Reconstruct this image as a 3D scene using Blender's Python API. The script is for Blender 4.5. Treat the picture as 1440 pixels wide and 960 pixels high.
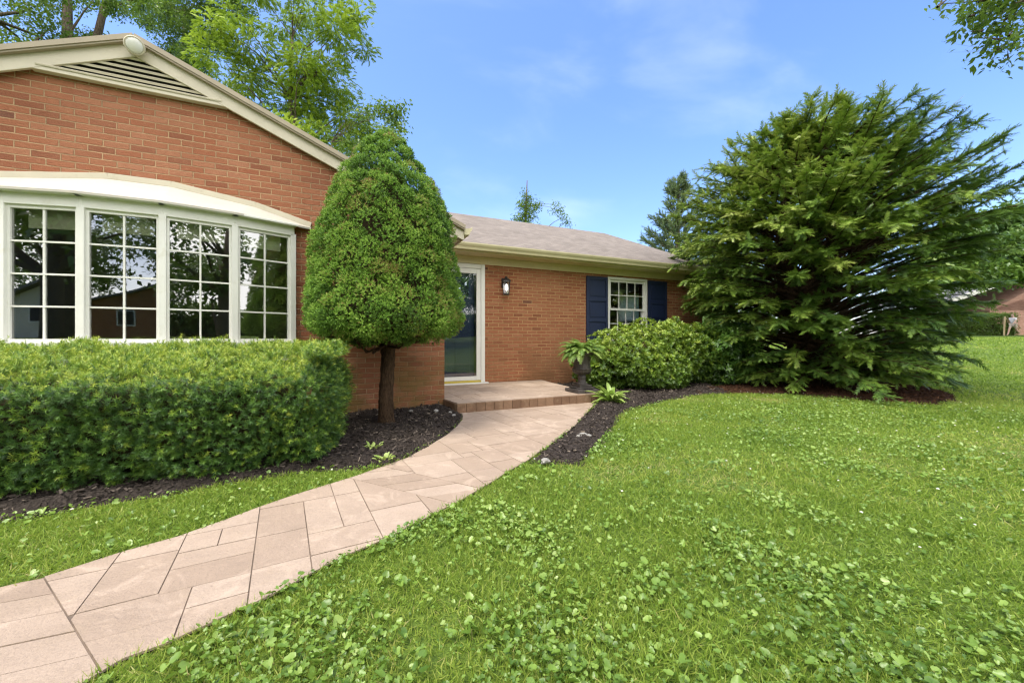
import bpy, bmesh, math, random
import numpy as np
from mathutils import Vector, Matrix

for o in list(bpy.data.objects):
    bpy.data.objects.remove(o)
SC = bpy.context.scene
COL = SC.collection
R = math.radians
rng = np.random.default_rng(7)
random.seed(7)

# ------------------------------------------------------------------ camera, sky, sun, exposure
YAW = R(24.6); FPX = 557.0; HORIZ = 475.0; EYE = 1.0
SA, CA = math.sin(YAW), math.cos(YAW)
cd = bpy.data.cameras.new("camera"); cam = bpy.data.objects.new("camera", cd); COL.objects.link(cam)
cam.location = (0, 0, EYE); cam.rotation_euler = (R(90), 0, -YAW)
cd.sensor_width = 36; cd.lens = 36 * FPX / 1440; cd.shift_y = -5 / 1440
cd.clip_start = 0.05; cd.clip_end = 2000
SC.camera = cam

SUN_DIR = Vector((-0.34, -0.12, 0.93)).normalized()
sun_el = math.asin(SUN_DIR.z); sun_az = math.atan2(SUN_DIR.x, SUN_DIR.y)
w = bpy.data.worlds.new("World"); SC.world = w; w.use_nodes = True
nt = w.node_tree; nt.nodes.clear()
def wn(t, **kw):
    n = nt.nodes.new(t)
    for k, v in kw.items(): setattr(n, k, v)
    return n
out = wn("ShaderNodeOutputWorld"); bg = wn("ShaderNodeBackground")
sky = wn("ShaderNodeTexSky", sky_type='NISHITA', sun_disc=False, sun_elevation=sun_el, sun_rotation=sun_az,
         altitude=200, air_density=1.0, dust_density=1.4, ozone_density=2.0)
tc = wn("ShaderNodeTexCoord")
def wmath(op, a, b=None, c=None, clamp=False):
    n = wn("ShaderNodeMath", operation=op, use_clamp=clamp)
    for i, v in enumerate((a, b, c)):
        if v is None: continue
        if isinstance(v, (int, float)): n.inputs[i].default_value = v
        else: nt.links.new(v, n.inputs[i])
    return n.outputs[0]
def wdot(vec):
    n = wn("ShaderNodeVectorMath", operation='DOT_PRODUCT'); nt.links.new(tc.outputs['Generated'], n.inputs[0]); n.inputs[1].default_value = vec
    return n.outputs['Value']
def wramp(v, a, b):
    n = wn("ShaderNodeMapRange", interpolation_type='SMOOTHSTEP'); nt.links.new(v, n.inputs[0])
    n.inputs[1].default_value = a; n.inputs[2].default_value = b
    return n.outputs[0]
# thin high cloud: broad wisps everywhere, a thick bright deck added out of view behind the camera to light the facades
mp = wn("ShaderNodeMapping"); nt.links.new(tc.outputs['Generated'], mp.inputs[0])
mp.inputs['Rotation'].default_value = (R(14), R(-20), R(35)); mp.inputs['Scale'].default_value = (1.3, 4.2, 5.0); mp.inputs['Location'].default_value = (.35, .2, .9)
nz = wn("ShaderNodeTexNoise"); nt.links.new(mp.outputs[0], nz.inputs[0])
nz.inputs['Scale'].default_value = 1.15; nz.inputs['Detail'].default_value = 7; nz.inputs['Roughness'].default_value = .5; nz.inputs['Distortion'].default_value = .35
wisp = wmath('MULTIPLY', wramp(nz.outputs[0], .50, .85), .075)
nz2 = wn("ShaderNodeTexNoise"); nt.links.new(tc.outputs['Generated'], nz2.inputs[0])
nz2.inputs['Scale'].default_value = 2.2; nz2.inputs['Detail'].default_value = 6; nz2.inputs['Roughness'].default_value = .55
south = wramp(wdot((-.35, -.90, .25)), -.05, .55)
fill_deck = wmath('MULTIPLY', south, wramp(nz2.outputs[0], .22, .5))
cover = wmath('MAXIMUM', wisp, wmath('MULTIPLY', fill_deck, .92))
hsv = wn("ShaderNodeHueSaturation"); hsv.inputs['Saturation'].default_value = 1.16; hsv.inputs['Value'].default_value = 1.2
nt.links.new(sky.outputs[0], hsv.inputs['Color'])
tone = wn("ShaderNodeMix", data_type='RGBA', blend_type='MULTIPLY'); tone.inputs[0].default_value = 1; tone.inputs[7].default_value = (1.0, .95, 1.06, 1); nt.links.new(hsv.outputs[0], tone.inputs[6])
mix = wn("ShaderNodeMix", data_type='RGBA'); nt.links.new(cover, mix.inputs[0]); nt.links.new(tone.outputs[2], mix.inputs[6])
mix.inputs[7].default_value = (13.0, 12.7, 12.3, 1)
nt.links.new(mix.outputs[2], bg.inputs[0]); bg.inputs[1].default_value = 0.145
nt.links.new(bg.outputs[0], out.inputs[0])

sl = bpy.data.lights.new("sun", 'SUN'); sl.energy = 2.0; sl.angle = R(18); sl.color = (1, .95, .86)
so = bpy.data.objects.new("sun", sl); COL.objects.link(so)
so.rotation_euler = (-SUN_DIR).to_track_quat('-Z', 'Y').to_euler(); so.location = (0, 0, 30)
vs = SC.view_settings; vs.view_transform = 'Standard'; vs.look = 'None'; vs.exposure = 1.0; vs.gamma = 1
SC.render.engine = 'CYCLES'
SC.cycles.use_denoising = True; SC.cycles.denoiser = 'OPENIMAGEDENOISE'; SC.cycles.denoising_input_passes = 'RGB_ALBEDO_NORMAL'; SC.cycles.denoising_prefilter = 'ACCURATE'; SC.cycles.filter_width = 1.3
SC.cycles.max_bounces = 8; SC.cycles.transparent_max_bounces = 16; SC.cycles.diffuse_bounces = 4

# ------------------------------------------------------------------ placing helpers
def gp(px, py, z=0.0):
    """ground point seen at a photo pixel"""
    d = FPX * (EYE - z) / (py - HORIZ); r = (px - 720) / FPX * d
    return (r * CA + d * SA, -r * SA + d * CA)
def dr(d, r):
    return (r * CA + d * SA, -r * SA + d * CA)
def terrain(x, y):
    rr = np.sqrt(np.asarray(x, float) ** 2 + np.asarray(y, float) ** 2)
    t = np.clip((rr - 9) / 25, 0, 1)
    return 1.02 * t * t * (3 - 2 * t) + np.clip((rr - 34) / 60, 0, 1) * .6

def hash2(ix, iy, iz, s):
    n = (ix.astype(np.int64) * 374761393 + iy.astype(np.int64) * 668265263 + iz.astype(np.int64) * 2147483647 + s * 1274126177) & 0xffffffff
    n = ((n ^ (n >> 13)) * 1274126177) & 0xffffffff
    return ((n ^ (n >> 16)) & 0xffff) / 65535.0
def vnoise(x, y, z=None, s=0):
    x = np.asarray(x, float); y = np.asarray(y, float); z = np.zeros_like(x) if z is None else np.asarray(z, float)
    x0, y0, z0 = np.floor(x), np.floor(y), np.floor(z)
    fx, fy, fz = x - x0, y - y0, z - z0
    fx, fy, fz = fx * fx * (3 - 2 * fx), fy * fy * (3 - 2 * fy), fz * fz * (3 - 2 * fz)
    r = 0
    for i in (0, 1):
        for j in (0, 1):
            for k in (0, 1):
                r = r + hash2(x0 + i, y0 + j, z0 + k, s) * np.where(i, fx, 1 - fx) * np.where(j, fy, 1 - fy) * np.where(k, fz, 1 - fz)
    return r

# ------------------------------------------------------------------ objects
def thing(name, label, cat, loc=(0, 0, 0), group=None):
    o = bpy.data.objects.new(name, None); COL.objects.link(o); o.empty_display_size = .2
    o.location = loc; o['label'] = label; o['category'] = cat
    if group: o['group'] = group
    return o
def tag(o, label, cat, group=None):
    o['label'] = label; o['category'] = cat
    if group: o['group'] = group
    return o
def world_of(o):
    m = Matrix.LocRotScale(o.location, o.rotation_euler, o.scale)
    if o.parent: return world_of(o.parent) @ o.matrix_parent_inverse @ m
    return m
def link(name, me, mat, parent=None, kind=None):
    o = bpy.data.objects.new(name, me); COL.objects.link(o)
    for m in (mat if isinstance(mat, (list, tuple)) else [mat]): me.materials.append(m)
    if parent:
        o.parent = parent; o.matrix_parent_inverse = world_of(parent).inverted()
    if kind: o['kind'] = kind
    return o

class MB:
    def __init__(s): s.v = []; s.f = []; s.m = []
    def add(s, vs, fs, mi=0):
        b = len(s.v); s.v += [tuple(v) for v in vs]
        for f in fs: s.f.append(tuple(b + i for i in f)); s.m.append(mi)
        return s
    def box(s, x0, x1, y0, y1, z0, z1, mi=0):
        v = [(x, y, z) for z in (z0, z1) for y in (y0, y1) for x in (x0, x1)]
        return s.add(v, [(0, 2, 3, 1), (4, 5, 7, 6), (0, 1, 5, 4), (2, 6, 7, 3), (0, 4, 6, 2), (1, 3, 7, 5)], mi)
    def obox(s, c, ax, ay, az, mi=0):
        """box about c with half-axis vectors"""
        c, ax, ay, az = map(Vector, (c, ax, ay, az))
        v = [c + i * ax + j * ay + k * az for k in (-1, 1) for j in (-1, 1) for i in (-1, 1)]
        return s.add(v, [(0, 2, 3, 1), (4, 5, 7, 6), (0, 1, 5, 4), (2, 6, 7, 3), (0, 4, 6, 2), (1, 3, 7, 5)], mi)
    def bar(s, p, q, w, h, up=(0, 0, 1)):
        p, q, up = Vector(p), Vector(q), Vector(up); d = (q - p)
        x = d.cross(up).normalized(); z = x.cross(d).normalized()
        return s.obox((p + q) / 2, d / 2, x * w / 2, z * h / 2)
    def prism(s, poly, off):
        """closed polygon of 3-D points swept by off"""
        n = len(poly); off = Vector(off)
        v = [Vector(p) for p in poly] + [Vector(p) + off for p in poly]
        return s.add(v, [tuple(range(n))[::-1], tuple(range(n, 2 * n))] + [(i, (i + 1) % n, n + (i + 1) % n, n + i) for i in range(n)])
    def tube(s, pts, rad, n=8, cap=True):
        pts = [Vector(p) for p in pts]
        if not hasattr(rad, '__len__'): rad = [rad] * len(pts)
        b = len(s.v); x = None
        for i, p in enumerate(pts):
            d = (pts[min(i + 1, len(pts) - 1)] - pts[max(i - 1, 0)]).normalized()
            if x is None: x = d.orthogonal().normalized()
            x = (x - d * x.dot(d)).normalized(); y = d.cross(x)
            for k in range(n):
                a = 2 * math.pi * k / n
                s.v.append(tuple(p + (x * math.cos(a) + y * math.sin(a)) * rad[i]))
        for i in range(len(pts) - 1):
            for k in range(n):
                s.f.append((b + i * n + k, b + i * n + (k + 1) % n, b + (i + 1) * n + (k + 1) % n, b + (i + 1) * n + k)); s.m.append(0)
        if cap:
            e = b + (len(pts) - 1) * n
            s.f.append(tuple(b + k for k in range(n))[::-1]); s.m.append(0)
            s.f.append(tuple(e + k for k in range(n))); s.m.append(0)
        return s
    def lathe(s, prof, c=(0, 0, 0), n=24, flute=None):
        c = Vector(c); b = len(s.v)
        for (r, z) in prof:
            for k in range(n):
                a = 2 * math.pi * k / n
                rr = r * (1 + (flute * (k % 2) if flute else 0))
                s.v.append((c.x + rr * math.cos(a), c.y + rr * math.sin(a), c.z + z))
        for i in range(len(prof) - 1):
            for k in range(n):
                s.f.append((b + i * n + k, b + i * n + (k + 1) % n, b + (i + 1) * n + (k + 1) % n, b + (i + 1) * n + k)); s.m.append(0)
        s.f.append(tuple(b + k for k in range(n))[::-1]); s.m.append(0)
        e = b + (len(prof) - 1) * n; s.f.append(tuple(e + k for k in range(n))); s.m.append(0)
        return s
    def build(s, name, mat, parent=None, kind=None, smooth=False, bevel=0, seg=2):
        me = bpy.data.meshes.new(name); me.from_pydata(s.v, [], s.f)
        bm = bmesh.new(); bm.from_mesh(me); bmesh.ops.recalc_face_normals(bm, faces=bm.faces); bm.to_mesh(me); bm.free()
        if isinstance(mat, (list, tuple)): me.polygons.foreach_set('material_index', s.m)
        if smooth: me.polygons.foreach_set('use_smooth', [True] * len(me.polygons))
        me.update()
        o = link(name, me, mat, parent, kind)
        if bevel:
            b = o.modifiers.new("bevel", 'BEVEL'); b.width = bevel; b.segments = seg; b.limit_method = 'ANGLE'; b.angle_limit = R(40)
        return o

def mesh_np(name, V, Fc, tint=None, smooth=False):
    V = np.ascontiguousarray(V, np.float32).reshape(-1, 3); Fc = np.ascontiguousarray(Fc, np.int32)
    me = bpy.data.meshes.new(name); n, m = Fc.shape
    me.vertices.add(len(V)); me.vertices.foreach_set('co', V.ravel())
    me.loops.add(n * m); me.loops.foreach_set('vertex_index', Fc.ravel())
    me.polygons.add(n); me.polygons.foreach_set('loop_start', np.arange(0, n * m, m, dtype=np.int32))
    if smooth: me.polygons.foreach_set('use_smooth', np.ones(n, bool))
    if tint is not None:
        a = me.attributes.new('tint', 'FLOAT', 'FACE'); a.data.foreach_set('value', np.ascontiguousarray(tint, np.float32))
    me.update(calc_edges=True)
    return me
def unit(a):
    return a / np.maximum(np.linalg.norm(a, axis=-1, keepdims=True), 1e-9)
def frames(d, up=None, g=rng):
    """rotation matrices with local z along d; y near up, or rolled at random"""
    d = unit(np.asarray(d, float)); n = len(d)
    u = unit(g.normal(size=(n, 3))) if up is None else np.broadcast_to(np.asarray(up, float), (n, 3))
    x = np.cross(u, d); bad = np.linalg.norm(x, axis=1) < 1e-3
    x[bad] = np.cross(np.array([1, .3, .2]), d[bad]); x = unit(x); y = np.cross(d, x)
    return np.stack([x, y, d], axis=2)
def scatter(tpl, P, Rm, S, tint, ftint=None):
    """copies of a template (verts, faces, per-face tint) -> V, F, T"""
    tv, tf, tt = tpl; tv = np.asarray(tv, float); tf = np.asarray(tf, int); n, k = len(P), len(tv)
    S = np.broadcast_to(np.asarray(S, float), (n,))
    V = np.einsum('nij,kj->nki', Rm, tv) * S[:, None, None] + np.asarray(P)[:, None, :]
    F = (tf[None] + (np.arange(n) * k)[:, None, None]).reshape(-1, tf.shape[1])
    T = (np.asarray(tint)[:, None] + np.asarray(tt)[None]).ravel()
    return V.reshape(-1, 3), F, T
def join(parts):
    Vs, Fs, Ts, b = [], [], [], 0
    for V, F, T in parts:
        Vs.append(V); Fs.append(F + b); Ts.append(T); b += len(V)
    return np.concatenate(Vs), np.concatenate(Fs), np.concatenate(Ts)

# leaf templates: (verts, quads, tint per quad)
def t_leaf(L, W, fold=.15, bend=0.0, base=(0, 0, 0), d=(0, 0, 1), up=(0, 1, 0)):
    """one leaf: 2 quads folded along the midrib"""
    b = Vector(base); d = Vector(d).normalized(); x = Vector(up).cross(d).normalized(); y = d.cross(x)
    def p(u, v, h): return tuple(b + d * (u * L) + x * (v * W) + y * (h * W - bend * L * u * u))
    v = [p(0, 0, 0), p(.45, -.5, fold), p(1, 0, 0), p(.5, 0, 0), p(.45, .5, fold)]
    return v, [(0, 3, 2, 1), (0, 4, 2, 3)]
def t_join(leaves):
    V, F, T = [], [], []
    for (v, f), t in leaves:
        b = len(V); V += v; F += [tuple(b + i for i in q) for q in f]; T += [t] * len(f)
    return np.array(V), np.array(F), np.array(T)
def needle(L, W, base, d, up):
    b = Vector(base); d = Vector(d).normalized(); x = Vector(up).cross(d)
    x = x.normalized() if x.length > 1e-4 else d.orthogonal().normalized()
    return [tuple(b - x * W * .5), tuple(b + x * W * .5), tuple(b + d * L + x * W * .18), tuple(b + d * L - x * W * .18)], [(0, 1, 2, 3)]
def t_sprig(L, n, nl, nw, spread=60, seed=1, flat=False, tip=.25):
    """shoot along +z with needles all round (or in one plane, normal y)"""
    r = random.Random(seed); out = []
    out.append((needle(L, nw * .7, (0, 0, 0), (0, 0, 1), (0, 1, 0)), -.25))
    for i in range(n):
        t = (i + .5) / n; a = r.uniform(0, 6.283) if not flat else (0 if i % 2 else math.pi) + r.uniform(-.35, .35)
        e = R(spread * (1 - .55 * t) + r.uniform(-10, 10)); rad = Vector((math.cos(a), math.sin(a), 0))
        d = rad * math.sin(e) + Vector((0, 0, 1)) * math.cos(e)
        up = Vector((0, 1, .2)) if flat else Vector((0, 0, 1))
        out.append((needle(nl * r.uniform(.8, 1.15) * (1 - .3 * t), nw, (0, 0, t * L), d, up), tip * (t - .5) + r.uniform(-.06, .06)))
    return t_join(out)

# ------------------------------------------------------------------ materials
def M(name):
    m = bpy.data.materials.new(name); m.use_nodes = True
    t = m.node_tree; t.nodes.clear(); o = t.nodes.new("ShaderNodeOutputMaterial")
    return m, NT(t), o
class NT:
    def __init__(s, t): s.t = t
    def n(s, typ, ins=None, **kw):
        n = s.t.nodes.new(typ)
        for k, v in kw.items(): setattr(n, k, v)
        for k, v in (ins or {}).items():
            if isinstance(v, bpy.types.NodeSocket): s.t.links.new(v, n.inputs[k])
            else: n.inputs[k].default_value = v
        return n
    def math(s, op, a, b=0.0, clamp=False):
        return s.n("ShaderNodeMath", {0: a, 1: b}, operation=op, use_clamp=clamp).outputs[0]
    def ramp(s, f, stops, interp='LINEAR'):
        n = s.n("ShaderNodeValToRGB", {0: f}); e = n.color_ramp.elements; n.color_ramp.interpolation = interp
        while len(e) > 1: e.remove(e[-1])
        e[0].position = stops[0][0]; e[0].color = (*stops[0][1], 1)
        for p, c in stops[1:]:
            x = e.new(p); x.color = (*c, 1)
        return n.outputs[0]
    def mix(s, f, a, b, blend='MIX'):
        n = s.n("ShaderNodeMix", {0: f}, data_type='RGBA', blend_type=blend)
        for i, v in ((6, a), (7, b)):
            if isinstance(v, bpy.types.NodeSocket): s.t.links.new(v, n.inputs[i])
            else: n.inputs[i].default_value = (*v, 1)
        return n.outputs[2]
    def noise(s, scale, detail=4, rough=.55, vec=None, dist=0):
        i = {'Scale': scale, 'Detail': detail, 'Roughness': rough, 'Distortion': dist}
        if vec is not None: i['Vector'] = vec
        return s.n("ShaderNodeTexNoise", i).outputs[0]
    def map(s, v, a, b, c=0.0, d=1.0):
        return s.n("ShaderNodeMapRange", {0: v, 1: a, 2: b, 3: c, 4: d}, interpolation_type='SMOOTHSTEP').outputs[0]
    def pos(s): return s.n("ShaderNodeNewGeometry").outputs['Position']
    def bump(s, h, strength=.3, dist=.01):
        return s.n("ShaderNodeBump", {'Height': h, 'Strength': strength, 'Distance': dist}).outputs[0]
    def pbsdf(s, out, color, rough=.6, normal=None, **kw):
        i = {'Base Color': color if isinstance(color, bpy.types.NodeSocket) else (*color, 1), 'Roughness': rough}
        i.update(kw)
        if normal is not None: i['Normal'] = normal
        b = s.n("ShaderNodeBsdfPrincipled", i)
        s.t.links.new(b.outputs[0], out.inputs[0]); return b

def paint(name, col, rough=.45, var=.08, dirt=None, bump=.04):
    m, g, o = M(name); p = g.pos()
    n = g.noise(3.5, 5, .6, p); n2 = g.noise(60, 3, .6, p)
    c = g.mix(g.map(n, .3, .75), tuple(x * (1 - var) for x in col), tuple(min(1, x * (1 + var * .5)) for x in col))
    if dirt: c = g.mix(g.math('MULTIPLY', g.map(g.noise(9, 6, .7, p), .52, .78), .55), c, dirt)
    g.pbsdf(o, c, g.map(n2, .2, .8, rough - .06, rough + .1), g.bump(n2, bump, .004)); return m

def foliage(name, stops, trans=.3, rough=.5, spec=.35, patch=None):
    """leaf material: colour from the per-leaf tint attribute, some light passing through"""
    m, g, o = M(name)
    at = g.n("ShaderNodeAttribute", attribute_name='tint').outputs['Fac']
    c = g.ramp(at, stops)
    if patch is not None:
        c = g.mix(g.math('MULTIPLY', g.map(g.noise(patch[0], 3, .5, g.pos()), .42, .66), patch[2]), c, patch[1])
    b = g.n("ShaderNodeBsdfPrincipled", {'Base Color': c, 'Roughness': rough, 'Specular IOR Level': spec})
    tr = g.n("ShaderNodeBsdfTranslucent", {'Color': g.mix(.35, c, (.25, .38, .04))})
    mx = g.n("ShaderNodeMixShader", {0: trans, 1: b.outputs[0], 2: tr.outputs[0]})
    g.t.links.new(mx.outputs[0], o.inputs[0]); return m

def brick_mat(name, base, dark, light, mortar, soot=(.12, .05, .036), stain=None, sootf=.002, joint=(.0038, .0072)):
    m, g, o = M(name); ge = g.n("ShaderNodeNewGeometry"); p = ge.outputs['Position']
    sp = g.n("ShaderNodeSeparateXYZ", {0: p}); sn = g.n("ShaderNodeSeparateXYZ", {0: ge.outputs['True Normal']})
    side = g.math('GREATER_THAN', g.math('ABSOLUTE', sn.outputs[0]), .6)
    u = g.n("ShaderNodeMix", {0: side, 2: sp.outputs[0], 3: sp.outputs[1]}, data_type='FLOAT').outputs[0]
    W, H = .2135, .0677
    wob = g.n("ShaderNodeSeparateXYZ", {0: g.n("ShaderNodeTexNoise", {'Vector': p, 'Scale': 5.0, 'Detail': 2.0}).outputs['Color']})
    z = g.math('DIVIDE', g.math('ADD', sp.outputs[2], g.math('MULTIPLY', g.math('SUBTRACT', wob.outputs[0], .5), .008)), H)
    row = g.math('FLOOR', z); fz = g.math('FRACT', g.math('ADD', z, 100.0))
    rj = g.n("ShaderNodeTexWhiteNoise", {'W': row}, noise_dimensions='1D').outputs[0]
    off = g.math('ADD', g.math('MULTIPLY', g.math('FLOORED_MODULO', row, 2.0), .5), g.math('MULTIPLY', rj, .09))
    uu = g.math('ADD', g.math('DIVIDE', u, W), off)
    colm = g.math('FLOOR', uu); fu = g.math('FRACT', g.math('ADD', uu, 100.0))
    cell = g.n("ShaderNodeCombineXYZ", {0: colm, 1: row, 2: side}).outputs[0]
    rnd = g.n("ShaderNodeTexWhiteNoise", {'Vector': cell}, noise_dimensions='3D')
    eu = g.math('MULTIPLY', g.math('MINIMUM', fu, g.math('SUBTRACT', 1.0, fu)), W)
    ez = g.math('MULTIPLY', g.math('MINIMUM', fz, g.math('SUBTRACT', 1.0, fz)), H)
    fine = g.noise(70, 4, .65, p)
    e = g.math('ADD', g.math('MINIMUM', eu, ez), g.math('MULTIPLY', g.math('SUBTRACT', fine, .5), .006))
    face = g.map(e, *joint)
    c = g.ramp(rnd.outputs[0], [(0, tuple(x * .8 for x in dark)), (.12, dark), (.3, base), (.5, tuple(x * y for x, y in zip(base, (.92, .80, .78)))), (.7, base), (.93, light), (1 - sootf * 2, light), (1 - sootf, soot), (1, soot)])
    # streaky wire-cut face and broad colour drift across the wall
    st = g.noise(1.0, 4, .6, g.n("ShaderNodeMapping", {0: p, 'Scale': (18, 18, 120)}).outputs[0])
    c = g.mix(g.map(st, .3, .75, 0, .55), c, dark); c = g.mix(g.map(g.noise(26, 5, .7, p), .55, .75, 0, .35), c, mortar)
    c = g.mix(g.map(g.noise(1.1, 4, .6, p), .4, .7, 0, .3), c, light)
    mo = g.mix(g.map(g.noise(2.2, 4, .6, p), .35, .7), mortar, tuple(x * .7 for x in mortar))
    c = g.mix(face, mo, c)
    if stain:
        low = g.map(sp.outputs[2], 1.15, .15)
        f = g.math('MULTIPLY', low, g.map(g.noise(1.7, 5, .65, p), .36, .6))
        c = g.mix(g.math('MULTIPLY', f, .85), c, stain)
    h = g.math('ADD', g.math('MULTIPLY', face, 1.0), g.math('MULTIPLY', g.math('ADD', fine, st), .5))
    g.pbsdf(o, c, .85, g.bump(h, 1.0, .016), **{'Specular IOR Level': .2}); return m

MT = {}
MT['brick_wing'] = brick_mat('red_brick', (.335, .135, .070), (.265, .098, .053), (.38, .17, .096), (.47, .30, .17), stain=(.17, .12, .035))
MT['brick_main'] = brick_mat('orange_brick', (.35, .142, .068), (.275, .097, .048), (.40, .175, .09), (.50, .31, .15), stain=(.22, .11, .05), sootf=.012, joint=(.0050, .0085))
MT['brick_far'] = brick_mat('pink_brick', (.40, .22, .17), (.34, .17, .13), (.46, .27, .21), (.55, .45, .38))
MT['trim'] = paint('beige_trim_paint', (.53, .475, .36), .45, .06, (.36, .31, .21))
MT['cream'] = paint('cream_frieze_paint', (.60, .51, .30), .5, .06, (.40, .33, .18))
MT['white'] = paint('white_window_paint', (.70, .69, .64), .4, .04, (.55, .52, .42))
MT['bow_roof'] = paint('white_bow_roof', (.43, .40, .34), .55, .05, (.50, .44, .34))
MT['gutter'] = paint('gutter_paint', (.50, .45, .27), .35, .05, (.32, .28, .15))
MT['slat'] = paint('louvre_paint', (.58, .52, .41), .5, .06, (.30, .26, .19))
MT['black'] = paint('dark_void', (.012, .011, .010), .8, .1)
MT['black_metal'] = paint('black_metal', (.02, .019, .018), .4, .3)
MT['navy'] = paint('navy_paint', (.012, .021, .060), .45, .1)
MT['door_paint'] = paint('dark_door_paint', (.016, .032, .085), .4, .1)
MT['brass'] = paint('yellowed_threshold', (.52, .40, .06), .4, .15)
MT['room'] = paint('room_plaster', (.42, .39, .30), .8, .1)
MT['shade'] = paint('roller_shade', (.62, .60, .42), .7, .05)
MT['iron'] = paint('weathered_iron', (.060, .048, .042), .6, .35, (.13, .10, .08), .2)
MT['stone_dark'] = paint('dark_paver', (.075, .062, .056), .8, .4, (.2, .15, .11), .5)
MT['rock'] = paint('pale_rock', (.27, .255, .23), .8, .25, (.3, .27, .22), .5)
MT['skin'] = paint('skin', (.50, .32, .24), .55, .05)
MT['shirt'] = paint('pale_cloth', (.66, .62, .60), .8, .08)
MT['shorts'] = paint('tan_cloth', (.50, .42, .34), .8, .08)
MT['hair'] = paint('brown_hair', (.10, .06, .035), .7, .2)
MT['wood'] = paint('pale_wood', (.55, .42, .24), .7, .2)
MT['siding'] = paint('beige_siding', (.60, .54, .42), .7, .06)
MT['far_roof'] = paint('far_roof', (.17, .16, .16), .85, .2)

def glass_mat(name, tint=(.9, .95, .92), base=.06, refl=(1, 1, 1)):
    m, g, o = M(name)
    fr = g.n("ShaderNodeFresnel", {0: 1.52}).outputs[0]
    f = g.math('ADD', g.math('MULTIPLY', fr, 1.6), base, True)
    # sheets of old glass are never quite flat
    wv = g.bump(g.noise(1.6, 1, .5, g.pos()), .02, .05)
    gl = g.n("ShaderNodeBsdfGlossy", {'Color': (*refl, 1), 'Roughness': .012, 'Normal': wv})
    tr = g.n("ShaderNodeBsdfTransparent", {'Color': (*tint, 1)})
    mx = g.n("ShaderNodeMixShader", {0: f, 1: tr.outputs[0], 2: gl.outputs[0]}); g.t.links.new(mx.outputs[0], o.inputs[0]); return m
MT['glass'] = glass_mat('window_glass', (.9, .95, .92), .19)
MT['door_glass'] = glass_mat('door_glass', (.8, .88, .95), .05)
MT['lamp_glass'] = glass_mat('lamp_glass', (.95, .97, 1), .12)
def emit_mat(name, c, s):
    m, g, o = M(name); e = g.n("ShaderNodeEmission", {'Color': (*c, 1), 'Strength': s}); g.t.links.new(e.outputs[0], o.inputs[0]); return m
MT['bulb'] = emit_mat('lit_bulb', (1, .95, .88), 1.3)

def shingle_mat(name, a, b, pitch_axis=1):
    m, g, o = M(name); p = g.pos(); sp = g.n("ShaderNodeSeparateXYZ", {0: p})
    k = g.math('DIVIDE', sp.outputs[2], .062); row = g.math('FLOOR', k); fz = g.math('FRACT', k)
    uu = g.math('ADD', g.math('DIVIDE', g.math('ADD', sp.outputs[0], sp.outputs[1] if pitch_axis == 0 else 0.0), .17), g.math('MULTIPLY', g.n("ShaderNodeTexWhiteNoise", {'W': row}, noise_dimensions='1D').outputs[0], 1.0))
    cell = g.n("ShaderNodeCombineXYZ", {0: g.math('FLOOR', uu), 1: row}).outputs[0]
    rnd = g.n("ShaderNodeTexWhiteNoise", {'Vector': cell}, noise_dimensions='3D').outputs[0]
    c = g.mix(rnd, a, b); c = g.mix(g.map(g.noise(220, 3, .7, p), .35, .7, 0, .6), c, tuple(x * 1.5 for x in b))
    c = g.mix(g.map(g.noise(1.1, 5, .65, p), .38, .68, 0, .22), c, tuple(x * .6 for x in a))
    c = g.mix(g.map(fz, .26, .0, 0, .7), c, tuple(x * .35 for x in a))
    g.pbsdf(o, c, .9, g.bump(g.math('ADD', fz, g.noise(220, 2, .6, p)), .5, .008), **{'Specular IOR Level': .15}); return m
MT['shingle'] = shingle_mat('brown_grey_shingles', (.150, .127, .108), (.225, .193, .166))

def paving_mat(name, a, b, c3, dirt=.5):
    m, g, o = M(name); p = g.pos(); at = g.n("ShaderNodeAttribute", attribute_name='tint').outputs['Fac']
    c = g.ramp(at, [(0, a), (.5, b), (1, c3)])
    n = g.noise(2.0, 7, .65, p); c = g.mix(g.map(n, .35, .7, 0, .45), c, tuple(x * .80 for x in a))
    c = g.mix(g.map(g.noise(7, 6, .7, p), .5, .75, 0, .5 * dirt), c, (.34, .26, .17))
    c = g.mix(g.map(g.noise(120, 4, .7, p), .45, .75, 0, .35), c, tuple(x * .55 for x in a)); c = g.mix(g.map(g.noise(3.2, 6, .7, p, 1.5), .50, .66, 0, .45), c, tuple(min(1, x * 1.25) for x in c3))
    c = g.mix(g.map(g.noise(16, 6, .75, p), .58, .72, 0, .3 * dirt), c, (.30, .22, .16))
    h = g.math('ADD', g.noise(4, 8, .72, p, .6), g.math('MULTIPLY', g.noise(90, 4, .65, p), .22))
    g.pbsdf(o, c, .8, g.bump(h, .8, .022), **{'Specular IOR Level': .25}); return m
MT['paving'] = paving_mat('pink_stamped_concrete', (.305, .228, .168), (.35, .266, .20), (.395, .306, .235))
MT['riser'] = paving_mat('brown_stamped_edge', (.15, .085, .050), (.20, .12, .072), (.25, .155, .095), 1)
MT['joint'] = paint('joint_dirt', (.17, .125, .09), .9, .4)

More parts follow.
